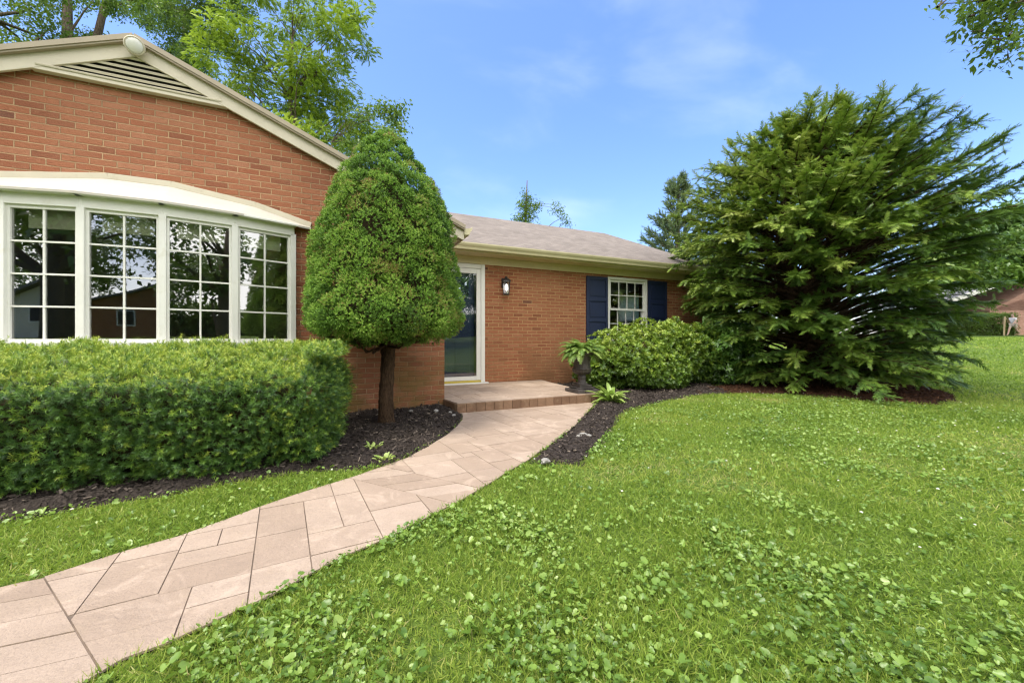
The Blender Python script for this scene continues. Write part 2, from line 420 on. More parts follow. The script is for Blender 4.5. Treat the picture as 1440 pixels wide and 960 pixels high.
def ground_mat():
    m, g, o = M('lawn_soil'); p = g.pos()
    n = g.noise(1.3, 6, .6, p); f = g.noise(45, 5, .7, p); b = g.noise(.35, 3, .5, p)
    c = g.mix(g.map(f, .3, .7), (.05, .085, .015), (.15, .22, .035))
    c = g.mix(g.map(n, .55, .78, 0, .55), c, (.20, .19, .055))
    c = g.mix(g.map(b, .6, .75, 0, .5), c, (.30, .25, .12))
    g.pbsdf(o, c, .9, g.bump(f, .8, .03), **{'Specular IOR Level': .1}); return m
MT['ground'] = ground_mat()
def mulch_mat(name, a, b, c3):
    m, g, o = M(name); p = g.pos(); v = g.n("ShaderNodeTexVoronoi", {'Vector': g.n("ShaderNodeMapping", {0: p, 'Scale': (1, .6, 1)}).outputs[0], 'Scale': 55.0})
    c = g.mix(v.outputs['Color'], a, b); n = g.noise(30, 5, .7, p)
    c = g.mix(g.map(n, .55, .75, 0, .6), c, c3)
    g.pbsdf(o, c, .95, g.bump(g.math('ADD', v.outputs['Distance'], n), 1, .03), **{'Specular IOR Level': .1}); return m
MT['mulch'] = mulch_mat('dark_mulch', (.032, .026, .022), (.065, .052, .044), (.12, .095, .078))
MT['old_mulch'] = mulch_mat('rusty_mulch', (.035, .018, .011), (.075, .036, .019), (.115, .055, .028))
MT['chips'] = foliage('mulch_chips', [(0, (.025, .020, .017)), (.45, (.062, .050, .042)), (.75, (.13, .105, .085)), (1, (.36, .29, .22))], 0, .9, .1)
MT['old_chips'] = foliage('rusty_chips', [(0, (.03, .015, .009)), (.6, (.09, .042, .022)), (1, (.19, .10, .055))], 0, .9, .1)
def bark_mat(name, a, b, sc=9):
    m, g, o = M(name); p = g.n("ShaderNodeMapping", {0: g.pos(), 'Scale': (sc, sc, sc * .22)}).outputs[0]
    n = g.noise(2.2, 7, .7, p, 1.2); c = g.mix(g.map(n, .35, .65), a, b)
    g.pbsdf(o, c, .9, g.bump(n, 1, .03), **{'Specular IOR Level': .1}); return m
MT['bark'] = bark_mat('grey_bark', (.055, .042, .032), (.17, .135, .10))
MT['bark_dark'] = bark_mat('scaly_brown_bark', (.030, .019, .012), (.11, .068, .040), 22)
m_, g_, o_ = M('shaded_twig_brown'); g_.pbsdf(o_, (.040, .030, .018), 1.0, **{'Specular IOR Level': 0.0}); MT['dark_core'] = m_  # twig brown darkened so the solid cores read as shaded crown interiors
# ================================================================== HOUSE
YW, YM = 5.49, 7.15           # faces of the gabled wing and of the main wall
WX0, WX1, RX = -5.18, 1.462, -1.86   # wing sides, ridge
PITCH, APEX, EAVE = .435, 4.15, 2.588
def rake(x): return APEX - PITCH * abs(x - RX)
house = thing('brick_house', 'red brick ranch house with white bow window, louvred gable and navy shutters', 'house', (1.4, 7.1, 0))

# ---- walls: one shell per wing, with real openings
def wall_with_hole(mb, x0, x1, y0, y1, z0, z1, holes):
    """axis aligned wall cut by rectangular holes (xa, xb, za, zb), sorted by x, not overlapping"""
    x = x0
    for xa, xb, za, zb in sorted(holes):
        mb.box(x, xa, y0, y1, z0, z1)
        if za > z0: mb.box(xa, xb, y0, y1, z0, za)
        if zb < z1: mb.box(xa, xb, y0, y1, zb, z1)
        x = xb
    mb.box(x, x1, y0, y1, z0, z1)
b = MB()
BX0, BX1, BZ0, BZ1 = -3.22, -.44, .62, 2.30
wall_with_hole(b, WX0, WX1, YW, YW + .25, -.3, 2.42, [(BX0, BX1, BZ0, BZ1)])
zt = 2.42
xl, xr = RX - (APEX - .10 - zt) / PITCH, RX + (APEX - .10 - zt) / PITCH
b.prism([(max(xl, WX0), YW, zt), (min(xr, WX1), YW, zt), (min(xr, WX1), YW, rake(min(xr, WX1)) - .1), (RX, YW, APEX - .1), (max(xl, WX0), YW, rake(max(xl, WX0)) - .1)], (0, .25, 0))
b.box(WX1 - .25, WX1, YW + .25, YM, -.3, 2.42)
b.box(WX0, WX0 + .25, YW + .25, 13, -.3, 2.42)
b.build('wing_wall', MT['brick_wing'], house)
b = MB()
DX0, DX1 = 1.50, 2.685
WIN = (5.61, 6.75, .95, 2.365)
wall_with_hole(b, WX1, 8.6, YM, YM + .25, -.3, 2.42, [(DX0, DX1, -.3, 2.40), WIN])
b.box(DX0, DX1, YM + .12, YM + .25, -.3, .12)
b.box(8.35, 8.6, YM + .25, 9.1, -.3, 2.42); b.box(8.35, 8.6, 10.0, 12.9, -.3, 2.42); b.box(8.35, 8.6, 9.1, 10.0, -.3, 1.55); b.box(8.35, 8.6, 9.1, 10.0, 2.3, 2.42); b.box(WX0, 8.35, 12.65, 12.9, -.3, 2.42)
b.build('main_wall', MT['brick_main'], house)

# ---- roofs
RY, RZ = 10.0, 4.25
EY, EZ = 6.74, 2.70
b = MB(); th = .05
GX0, GX1 = 1.72, 1.72   # eave edges of the wing roof
ex = RX + (APEX - EAVE) / PITCH; exl = RX - (APEX - EAVE) / PITCH
for s_, e_ in ((1, ex), (-1, exl)):
    p = [(RX, 5.39, APEX), (e_, 5.39, rake(e_)), (e_, 9.2, rake(e_)), (RX, 9.2, APEX)]
    b.prism(p, (0, 0, -th))
b.build('wing_roof', MT['shingle'], house)
b = MB()
m_ = (RZ - EZ) / (RY - EY)
b.prism([(-5.5, EY, EZ), (8.9, EY, EZ), (7.74, RY, RZ), (-5.5, RY, RZ)], (0, 0, -th))
b.prism([(8.9, EY, EZ), (8.9, 13.26, EZ), (7.74, RY, RZ)], (0, 0, -th))
b.prism([(8.9, 13.26, EZ), (-5.5, 13.26, EZ), (-5.5, RY, RZ), (7.74, RY, RZ)], (0, 0, -th))
rf = b.build('main_roof', MT['shingle'], house)
# drip edge, fascia, gutters, soffits
b = MB()
for s_, e_ in ((1, ex), (-1, exl)):
    b.bar((RX, 5.375, APEX - .018), (e_ + .0 * s_, 5.375, rake(e_) - .018), .03, .05, (0, 0, 1))
    b.bar((RX, 5.395, APEX - .045), (e_, 5.395, rake(e_) - .045), .05, .035, (0, 0, 1))
b.build('drip_edge', paint('drip_edge_metal', (.30, .25, .17), .5, .1), house)
b = MB()
for s_, e_ in ((1, ex - .02), (-1, exl + .02)):
    b.prism([(RX, 5.415, APEX - .052), (e_, 5.415, rake(e_) - .052), (e_, 5.415, rake(e_) - .205), (RX, 5.415, APEX - .205)], (0, .03, 0))
b.build('rake_board', MT['trim'], house, bevel=.004)
b = MB()
for s_, e_ in ((1, ex - .02), (-1, exl + .02)):
    b.prism([(RX, 5.446, APEX - .13), (e_, 5.446, rake(e_) - .13), (e_, 5.446, rake(e_) - .16), (RX, 5.446, APEX - .16)], (0, .042, 0))
b.build('rake_soffit', MT['cream'], house)
b = MB()   # boxed cornice return, wing eave soffit, fascia
b.prism([(WX1 + .01, 5.425, 2.42), (ex - .03, 5.425, 2.42), (ex - .03, 5.425, rake(ex) - .06), (WX1 + .01, 5.425, rake(WX1) - .10)], (0, .064, 0))
b.box(WX1 + .002, ex - .032, 5.492, EY + .3, 2.40, 2.425)
b.box(ex - .03, ex - .002, 5.418, EY + .1, 2.395, EAVE)
b.build('cornice_return', MT['trim'], house, bevel=.004)
def gutter(name, p0, p1, out_dir):
    """K-style gutter along p0-p1 (top back edge)"""
    g = MB(); o_ = Vector(out_dir); p0, p1 = Vector(p0), Vector(p1); U = Vector((0, 0, 1))
    prof = [(0, 0), (0, -.115), (.075, -.115), (.085, -.075), (.105, -.05), (.118, -.02), (.118, 0), (.108, 0), (.104, -.018), (.012, -.03), (.012, 0)]
    g.prism([p0 + o_ * a + U * c for a, c in prof], p1 - p0)
    return g.build(name, MT['gutter'], house)
gutter('gutter', (ex, 5.40, EAVE - .005), (ex, EY + .02, EAVE - .005), (1, 0, 0))
gutter('gutter', (ex + .02, EY + .01, EZ - .02), (8.9, EY + .01, EZ - .02), (0, -1, 0))
b = MB()
b.box(ex, 8.88, EY + .012, EY + .035, EZ - .16, EZ - .045)
b.box(ex + .002, 8.9, EY + .04, YM - .002, EZ - .155, EZ - .13)
b.box(WX1 + .004, 8.62, YM - .028, YM - .003, 2.405, EZ - .158)
b.box(WX1 + .004, 8.62, YM - .046, YM - .0285, EZ - .19, EZ - .158)
b.build('frieze', MT['cream'], house, bevel=.003)

# ---- louvred vent in the gable
VZ = 3.665; vh = (APEX - .205 - VZ) / PITCH
vent = MB().prism([(RX - vh - .1, 5.476, VZ), (RX + vh + .1, 5.476, VZ), (RX, 5.476, APEX - .16)], (0, .010, 0)).build('gable_vent', MT['black'], house)
b = MB(); b.box(RX - vh - .14, RX + vh + .14, 5.418, 5.488, VZ - .055, VZ - .008)
b.obox((RX, 5.435, VZ + .004), (vh + .10, 0, 0), (0, .028, .012), (0, -.003, .010))
b.build('vent_sill', MT['trim'], vent, bevel=.004)
for i in range(5):
    z = VZ + .056 + i * .054; hw = (APEX - .165 - z) / PITCH
    if hw < .08: continue
    MB().obox((RX, 5.452, z), (hw, 0, 0), (0, .020, .013), (0, -.005, .009)).build('slat', MT['slat'], vent)

# ---- bow window
bow = bpy.data.objects.new('bow_window', None); COL.objects.link(bow); bow.parent = house; bow.matrix_parent_inverse = world_of(house).inverted(); bow.location = (-1.83, 5.2, .6)
BV = [(-3.25, 5.41), (-2.71, 5.185), (-2.13, 5.062), (-1.53, 5.062), (-.95, 5.19), (-.41, 5.41)]
HEAD, SILL = 2.22, .96
def seg(i):
    a, c = Vector((*BV[i], 0)), Vector((*BV[i + 1], 0)); d = (c - a).normalized(); n = Vector((d.y, -d.x, 0)); return a, c, d, n
fr = MB(); UPV = Vector((0, 0, 1))
for k, (x, y) in enumerate(BV):          # posts: a mullion wedge at each corner
    ns = [seg(j)[3] for j in (k - 1, k) if 0 <= j < 5]; n = sum(ns, Vector()).normalized(); t = Vector((-n.y, n.x, 0))
    fr.obox((x - n.x * .035, y - n.y * .035, (HEAD + SILL) / 2), t * .030, n * .05, UPV * ((HEAD - SILL) / 2 + .02))
for i in range(5):
    a, c, d, n = seg(i); mid = (a + c) / 2; hl = (c - a).length / 2
    fr.obox(mid + UPV * (HEAD + .055) - n * .05, d * (hl + .012), n * .065, UPV * .055)
    fr.obox(mid + UPV * (HEAD + .115) - n * .01, d * (hl + .03), n * .10, UPV * .012)
    fr.obox(mid + UPV * (SILL - .03) - n * .03, d * (hl + .012), n * .09, UPV * .03)
fr.build('frame', MT['white'], bow, bevel=.004)
sk = MB()
for i in range(5):
    a, c, d, n = seg(i); mid = (a + c) / 2; hl = (c - a).length / 2
    sk.obox(mid + UPV * (SILL / 2 + .12) - n * .05, d * hl, n * .03, UPV * (SILL / 2 - .18))
sk.prism([(x, y, .30) for x, y in BV] + [(-.41, YW - .004, .30), (-3.25, YW - .004, .30)], (0, 0, .04))
sk.build('apron', MT['white'], bow)
def sash(a, c, n, z0, z1, cols, rows, name, parent, stile=.042, mun=.020, dep=.02, off=0.0):
    """a glazed sash between ground points a and c: stiles, rails, muntins; pane behind"""
    a, c = Vector(a), Vector(c); d = (c - a).normalized(); L = (c - a).length; s = MB(); n = Vector(n); o_ = n * off
    def bar(u0, u1, za, zb, dd):
        s.obox(a + d * (u0 + u1) / 2 + UPV * (za + zb) / 2 + o_, d * (u1 - u0) / 2, n * dd, UPV * (zb - za) / 2)
    bar(0, stile, z0, z1, dep); bar(L - stile, L, z0, z1, dep); bar(stile, L - stile, z0, z0 + stile, dep); bar(stile, L - stile, z1 - stile, z1, dep)
    iw = L - 2 * stile; ih = z1 - z0 - 2 * stile
    for k in range(1, cols):
        u = stile + iw * k / cols; bar(u - mun / 2, u + mun / 2, z0 + stile, z1 - stile, dep * .6)
    for k in range(1, rows):
        z = z0 + stile + ih * k / rows; bar(stile, L - stile, z - mun / 2, z + mun / 2, dep * .68)
    ob = s.build(name, MT['white'], parent)
    g = MB(); q0, q1 = a + d * stile * .9 + o_, c - d * stile * .9 + o_
    g.add([q0 + UPV * (z0 + stile * .9), q1 + UPV * (z0 + stile * .9), q1 + UPV * (z1 - stile * .9), q0 + UPV * (z1 - stile * .9)], [(0, 1, 2, 3)])
    g.build('pane', MT['glass'], parent if ob.parent is not house else ob)
    return ob
for i in range(5):
    a, c, d, n = seg(i)
    sash(a + d * .022 - n * .03, c - d * .022 - n * .03, n, SILL, HEAD, 2, 4, 'sash', bow, .030, .016)
    rs = MB(); p = a + d * .1 - n * .13; q = c - d * .1 - n * .13
    rs.obox((p + q) / 2 + UPV * (HEAD - .10), (q - p) / 2, n * .006, UPV * .085)
    rs.build('roller_shade', MT['shade'], bow)
# faceted roof of the bow
def eave(k):
    ns = [seg(j)[3] for j in (k - 1, k) if 0 <= j < 5]; n = sum(ns, Vector()).normalized(); x, y = BV[k]
    return Vector((x + n.x * .095, y + n.y * .095, HEAD + .128))
wp = [(-3.44, 2.37), (-2.87, 2.54), (-2.10, 2.655), (-1.58, 2.655), (-.80, 2.54), (-.22, 2.37)]
E = [eave(k) for k in range(6)]; E[0].x = -3.44; E[5].x = -.22; E[0].y = E[5].y = 5.44
Wp = [Vector((x, YW - .004, z)) for x, z in wp]
b = MB(); v = E + Wp + [e - UPV * .022 for e in E] + [q - UPV * .03 for q in Wp]
f = []
for k in range(5): f += [(k, k + 1, 7 + k, 6 + k), (12 + k, 18 + k, 19 + k, 13 + k), (k, 12 + k, 13 + k, k + 1), (6 + k, 7 + k, 19 + k, 18 + k)]
f += [(0, 6, 18, 12), (5, 17, 23, 11)]
b.add(v, f); b.build('bow_roof', MT['bow_roof'], bow)
b = MB()
for k in range(5): b.bar(Wp[k] + Vector((0, -.012, .018)), Wp[k + 1] + Vector((0, -.012, .018)), .024, .062, (0, 0, 1))
b.build('flashing', MT['trim'], bow, bevel=.003)

# ---- rooms behind the glass (plaster shells, unlit)
def room(x0, x1, y0, y1, z0, z1, side=False):
    r = MB(); t = .05
    r.box(x0, x1, y1, y1 + t, z0, z1); r.box(x0 - t, x0, y0, y1, z0, z1); (r.box(x1, x1 + t, y0, y1, z0, z1) if not side else r.box(x0, x0 + .01, y0, y1, z0, z1))
    r.box(x0, x1, y0, y1, z0 - t, z0); r.box(x0, x1, y0, y1, z1, z1 + t); return r.build('interior', MT['room'], house)
room(-4.6, 1.1, YW + .255, 9.2, .25, 2.38); room(4.0, 8.345, YM + .255, 10.8, .25, 2.38, True); room(1.3, 3.2, YM + .27, 8.6, .13, 2.39)

m_, g_, o_ = M('sheer_curtain'); tl_ = g_.n("ShaderNodeBsdfTranslucent", {'Color': (.55, .62, .50, 1)}); df_ = g_.n("ShaderNodeBsdfDiffuse", {'Color': (.5, .52, .44, 1)}); mx_ = g_.n("ShaderNodeMixShader", {0: .5, 1: df_.outputs[0], 2: tl_.outputs[0]}); g_.t.links.new(mx_.outputs[0], o_.inputs[0])
cu = MB()
for k in range(24):
    ya = 9.02 + k * .045; cu.add([(8.30 + .012 * (k % 2), ya, 1.45), (8.30 + .012 * ((k + 1) % 2), ya + .045, 1.45), (8.30 + .012 * ((k + 1) % 2), ya + .045, 2.33), (8.30 + .012 * (k % 2), ya, 2.33)], [(0, 1, 2, 3)])
cu.build('curtain', m_, house)
# ---- main window and shutters
x0, x1, z0, z1 = WIN
win = MB(); win.box(x0, x0 + .055, YM - .03, YM + .1, z0, z1); win.box(x1 - .055, x1, YM - .03, YM + .1, z0, z1)
win.box(x0 + .055, x1 - .055, YM - .03, YM + .1, z1 - .06, z1); win.box(x0 - .03, x1 + .03, YM - .06, YM + .1, z0 - .05, z0)
win.box(x0 + .055, x1 - .055, YM - .02, YM + .1, z0, z0 + .03)
wn_ = win.build('window', MT['white'], house, bevel=.004)
zm = 1.645
def wsash(za, zb, y):
    ob = sash((x0 + .056, y, 0), (x1 - .056, y, 0), (0, -1, 0), za, zb, 4, 2, 'window_sash', wn_, .045, .018, .016); return ob
wsash(zm - .02, z1 - .062, YM + .02); wsash(z0 + .031, zm + .025, YM + .06)
def shutter(xa, xb):
    s = MB(); za, zb = .93, 2.345; ya, yb = YM - .042, YM - .004; st = .06
    s.box(xa, xa + st, ya, yb, za, zb); s.box(xb - st, xb, ya, yb, za, zb)
    cuts = [za, za + .10, 1.35, 1.43, 1.80, 1.88, zb - .07, zb]
    for k in range(0, 8, 2): s.box(xa + st, xb - st, ya, yb, cuts[k], cuts[k + 1])
    o_ = s.build('shutter', MT['navy'], house, bevel=.004)
    for k in (1, 3, 5):
        p = MB(); p.box(xa + st + .001, xb - st - .001, YM - .022, YM - .008, cuts[k], cuts[k + 1])
        p.box(xa + st + .035, xb - st - .035, YM - .034, YM - .022, cuts[k] + .035, cuts[k + 1] - .035)
        p.build('shutter_panel', MT['navy'], o_, bevel=.008)
shutter(5.035, 5.60); shutter(6.775, 7.36)

# ---- front door behind a full-view storm door
dr_ = MB(); dr_.box(1.58, 2.52, YM + .10, YM + .14, .17, 2.30); d_ob = dr_.build('front_door', MT['door_paint'], house)
pn = MB()
for (xa, xb, za, zb) in ((1.68, 1.97, .30, .95), (2.13, 2.42, .30, .95), (1.68, 1.97, 1.1, 1.62), (2.13, 2.42, 1.1, 1.62)):
    pn.box(xa, xb, YM + .088, YM + .10, za, zb)
pn.build('door_panel', MT['door_paint'], d_ob, bevel=.01)
lt = MB()
for k in range(3): lt.box(1.70 + k * .25, 1.90 + k * .25, YM + .09, YM + .099, 1.75, 2.15)
lt.build('door_light', MT['glass'], d_ob)
c = MB()
c.box(DX0 - .02, DX0 + .06, YM - .035, YM + .10, .16, 2.40); c.box(2.61, 2.69, YM - .035, YM + .10, .16, 2.40)
c.box(DX0 + .06, 2.61, YM - .035, YM + .10, 2.315, 2.40)
cs = c.build('door_casing', MT['white'], house, bevel=.006)
c = MB(); c.box(DX0 - .02, 2.74, YM - .12, YM + .1, .122, .158); c.build('door_sill', MT['white'], house, bevel=.006)
c = MB(); c.box(DX0 + .06, 2.61, YM - .045, YM + .08, .160, .196); c.build('threshold', MT['brass'], house, bevel=.006)
s = MB(); sx0, sx1 = 1.575, 2.605
s.box(sx0, sx0 + .085, YM - .028, YM + .006, .20, 2.31); s.box(sx1 - .085, sx1, YM - .028, YM + .006, .20, 2.31)
s.box(sx0 + .085, sx1 - .085, YM - .028, YM + .006, 2.22, 2.31); s.box(sx0 + .085, sx1 - .085, YM - .028, YM + .006, .20, .275)
st = s.build('storm_door', MT['white'], house, bevel=.004)
g = MB(); g.add([(sx0 + .08, YM - .010, .27), (sx1 - .08, YM - .010, .27), (sx1 - .08, YM - .010, 2.225), (sx0 + .08, YM - .010, 2.225)], [(0, 1, 2, 3)]); g.build('pane', MT['door_glass'], st)
h = MB(); h.box(sx0 + .03, sx0 + .055, YM - .075, YM - .028, 1.1, 1.25); h.build('handle', MT['black_metal'], st, bevel=.005)

# ---- fixtures on the house
lx, lz = 3.10, 2.0
lan = thing('wall_lantern', 'lit black coach lantern with glass panes on brick beside the front door', 'wall lantern', (lx, YM, lz))
m = MB(); m.box(lx - .055, lx + .055, YM - .022, YM - .002, lz - .02, lz + .17); m.build('backplate', MT['black_metal'], lan, bevel=.006)
m = MB(); m.tube([(lx, YM - .02, lz + .12), (lx, YM - .07, lz + .19), (lx, YM - .115, lz + .18)], .011, 8); m.build('arm', MT['black_metal'], lan, smooth=True)
ly = YM - .115
m = MB(); m.lathe([(.012, .19), (.02, .175), (.03, .165), (.045, .15), (.095, .105), (.097, .095), (.082, .092)][::-1], (lx, ly, lz), 8); m.build('cap', MT['black_metal'], lan)
m = MB(); m.lathe([(.062, -.165), (.066, -.15), (.05, -.14)], (lx, ly, lz), 8)
for k in range(6):
    a = k * math.pi / 3; ca, sa = math.cos(a), math.sin(a)
    m.bar((lx + .078 * ca, ly + .078 * sa, lz + .095), (lx + .058 * ca, ly + .058 * sa, lz - .15), .009, .009, (ca, sa, 0))
m.build('cage', MT['black_metal'], lan)
m = MB(); m.lathe([(.053, -.145), (.074, .092)], (lx, ly, lz), 6); m.build('glass', MT['lamp_glass'], lan)
m = MB(); m.lathe([(.010, -.09), (.024, -.06), (.030, -.02), (.024, .03), (.010, .05)], (lx, ly, lz), 12); m.build('bulb', MT['bulb'], lan, smooth=True)
fl = thing('gable_floodlight', 'round off-white lamp housing fixed at the peak of the gable', 'floodlight', (RX, 5.39, 4.03))
ax = Vector((.18, -.85, -.42)).normalized(); q = ax.to_track_quat('Z', 'Y').to_matrix()
def turned(prof, n=20):
    t = MB().lathe(prof, n=n); t.v = [tuple(Vector((RX + .02, 5.355, 4.02)) + q @ Vector(p)) for p in t.v]; return t
turned([(.03, -.07), (.055, -.05), (.062, -.01), (.078, .02), (.086, .055), (.078, .062), (.06, .05)]).build('housing', MT['trim'], fl, smooth=True)
turned([(.074, .054), (.060, .066), (.03, .074), (.004, .076)]).build('lens', MT['white'], fl, smooth=True)
MB().box(RX - .05, RX + .05, 5.385, 5.412, 3.97, 4.07).build('mount', MT['trim'], fl, bevel=.004)

# ================================================================== GROUND, PATH, BEDS, PORCH
na, rs_ = 120, np.concatenate([np.linspace(.0, 12, 40)[1:], np.linspace(12.5, 40, 40), np.array([46, 55, 70, 100, 160, 300, 700, 1500])])
A = np.linspace(0, 2 * np.pi, na, endpoint=False)
gx = np.concatenate([[0], np.outer(rs_, np.cos(A)).ravel()]); gy = np.concatenate([[0], np.outer(rs_, np.sin(A)).ravel()])
gz = terrain(gx, gy) - .004
fs = [(0, 1 + k, 1 + (k + 1) % na) for k in range(na)]
for i in range(len(rs_) - 1):
    for k in range(na):
        a_ = 1 + i * na; fs.append((a_ + k, a_ + na + k, a_ + na + (k + 1) % na, a_ + (k + 1) % na))
me = bpy.data.meshes.new('ground'); me.from_pydata(list(zip(gx, gy, gz)), [], fs); me.polygons.foreach_set('use_smooth', [True] * len(fs))
link('ground', me, MT['ground'], kind='structure')

pathL = [(-260, 893), (-120, 862), (0, 829), (62, 814), (115, 797), (167, 780), (250, 757), (323, 731), (365, 715), (417, 697), (500, 671), (540, 657), (573, 645), (605, 627), (628, 613), (643, 600), (650, 591), (651, 585), (643, 578)]
pathR = [(700, 674), (711, 666), (743, 648), (783, 620), (808, 600), (835, 570), (841, 565)]
pathR0 = [(-330, 1150), (-60, 1050), (100, 975), (172, 931), (225, 912), (292, 882), (385, 838), (479, 786), (542, 760), (600, 730), (650, 704)]
L_ = [gp(*p) for p in pathL] + [(1.525, 5.05)]; R_ = [gp(*p) for p in pathR0 + pathR]
R_[-1] = (3.72, 5.05)
PATH = L_ + R_[::-1]
def smooth_poly(P, it=1):
    return P
def inside(poly, x, y):
    x = np.asarray(x); y = np.asarray(y); r = np.zeros(x.shape, bool); n = len(poly)
    for i in range(n):
        (xa, ya), (xb, yb) = poly[i], poly[(i + 1) % n]
        c_ = ((ya > y) != (yb > y)) & (x < (xb - xa) * (y - ya) / (yb - ya + 1e-12) + xa); r ^= c_
    return r
def pdist(poly, x, y):
    x = np.asarray(x); y = np.asarray(y); best = np.full(x.shape, 1e9); n = len(poly)
    for i in range(n):
        (xa, ya), (xb, yb) = poly[i], poly[(i + 1) % n]; dx, dy = xb - xa, yb - ya
        t = np.clip(((x - xa) * dx + (y - ya) * dy) / (dx * dx + dy * dy + 1e-12), 0, 1)
        best = np.minimum(best, (x - xa - t * dx) ** 2 + (y - ya - t * dy) ** 2)
    return np.sqrt(best)
def sdist(poly, x, y):
    d = pdist(poly, x, y); return np.where(inside(poly, x, y), d, -d)
def clip(poly, hp):
    """keep the part of poly with n.p <= c for each (n, c)"""
    for (nx, ny), c_ in hp:
        o_ = []; n = len(poly)
        for i in range(n):
            p, q_ = poly[i], poly[(i + 1) % n]; a_, b_ = nx * p[0] + ny * p[1] - c_, nx * q_[0] + ny * q_[1] - c_
            if a_ <= 0: o_.append(p)
            if a_ * b_ < 0: t = a_ / (a_ - b_); o_.append((p[0] + t * (q_[0] - p[0]), p[1] + t * (q_[1] - p[1])))
        poly = o_
        if len(poly) < 3: return []
    return poly
def area(p): return .5 * abs(sum(p[i][0] * p[(i + 1) % len(p)][1] - p[(i + 1) % len(p)][0] * p[i][1] for i in range(len(p))))
def ashlar(x0, x1, y0, y1, u, seed):
    """random ashlar rectangles on a grid of unit u"""
    r = random.Random(seed); nx, ny = int((x1 - x0) / u) + 1, int((y1 - y0) / u) + 1; used = np.zeros((nx, ny), bool); out_ = []
    sizes = [(4, 2), (3, 2), (2, 2), (3, 1), (4, 2), (4, 3), (3, 3), (3, 2), (2, 3)]
    for j in range(ny):
        for i in range(nx):
            if used[i, j]: continue
            r.shuffle(sizes)
            for a_, b_ in sizes + [(1, 1)]:
                if a_ * b_ == 1 and r.random() < .8 and sizes[-1] != (1, 1): continue
                if i + a_ <= nx and j + b_ <= ny and not used[i:i + a_, j:j + b_].any():
                    used[i:i + a_, j:j + b_] = True; out_.append((x0 + i * u, x0 + (i + a_) * u, y0 + j * u, y0 + (j + b_) * u)); break
            else:
                used[i, j] = True; out_.append((x0 + i * u, x0 + (i + 1) * u, y0 + j * u, y0 + (j + 1) * u))
    return out_
def half(p, q_):
    """half plane to the left of p->q"""
    nx, ny = (q_[1] - p[1]), -(q_[0] - p[0]); l = math.hypot(nx, ny); nx, ny = nx / l, ny / l
    return (nx, ny), nx * p[0] + ny * p[1]
def paving(name, mat, regions, zt_, depth, base_poly, kind=None, rot=0.0, gap=.0026, label=None):
    """flagstones clipped to the outline, dark joints between them"""
    V, F, T, Mi = [], [], [], []
    def add_poly(p, z, t):
        b_ = len(V); n = len(p)
        if sum((p[(i + 1) % n][0] - p[i][0]) * (p[(i + 1) % n][1] + p[i][1]) for i in range(n)) > 0: p = p[::-1]
        V.extend([(x, y, z) for x, y in p] + [(x, y, z - depth) for x, y in p]); F.append(tuple(range(b_, b_ + n))); T.append(t); Mi.append(0)
        for i in range(n): F.append((b_ + i, b_ + n + i, b_ + n + (i + 1) % n, b_ + (i + 1) % n)); T.append(t); Mi.append(0)
    for poly, rects, rr in regions:
        cr, sr = math.cos(rr), math.sin(rr)
        for (xa, xb, ya, yb) in rects:
            g_ = gap
            hp = [((cr, sr), xb - g_), ((-cr, -sr), -(xa + g_)), ((-sr, cr), yb - g_), ((sr, -cr), -(ya + g_))]
            q_ = clip(poly, hp)
            if q_ and area(q_) > .0008: add_poly(q_, zt_ + random.uniform(-.0012, .0012), random.random())
    b_ = len(V); n = len(base_poly); V.extend([(x, y, zt_ - depth * .55) for x, y in base_poly]); F.append(tuple(range(b_, b_ + n))); T.append(.5); Mi.append(1)
    me = bpy.data.meshes.new(name); me.from_pydata(V, [], F); a_ = me.attributes.new('tint', 'FLOAT', 'FACE'); a_.data.foreach_set('value', T)
    me.polygons.foreach_set('material_index', Mi); me.update()
    return link(name, me, [mat, MT['joint']], kind=kind)
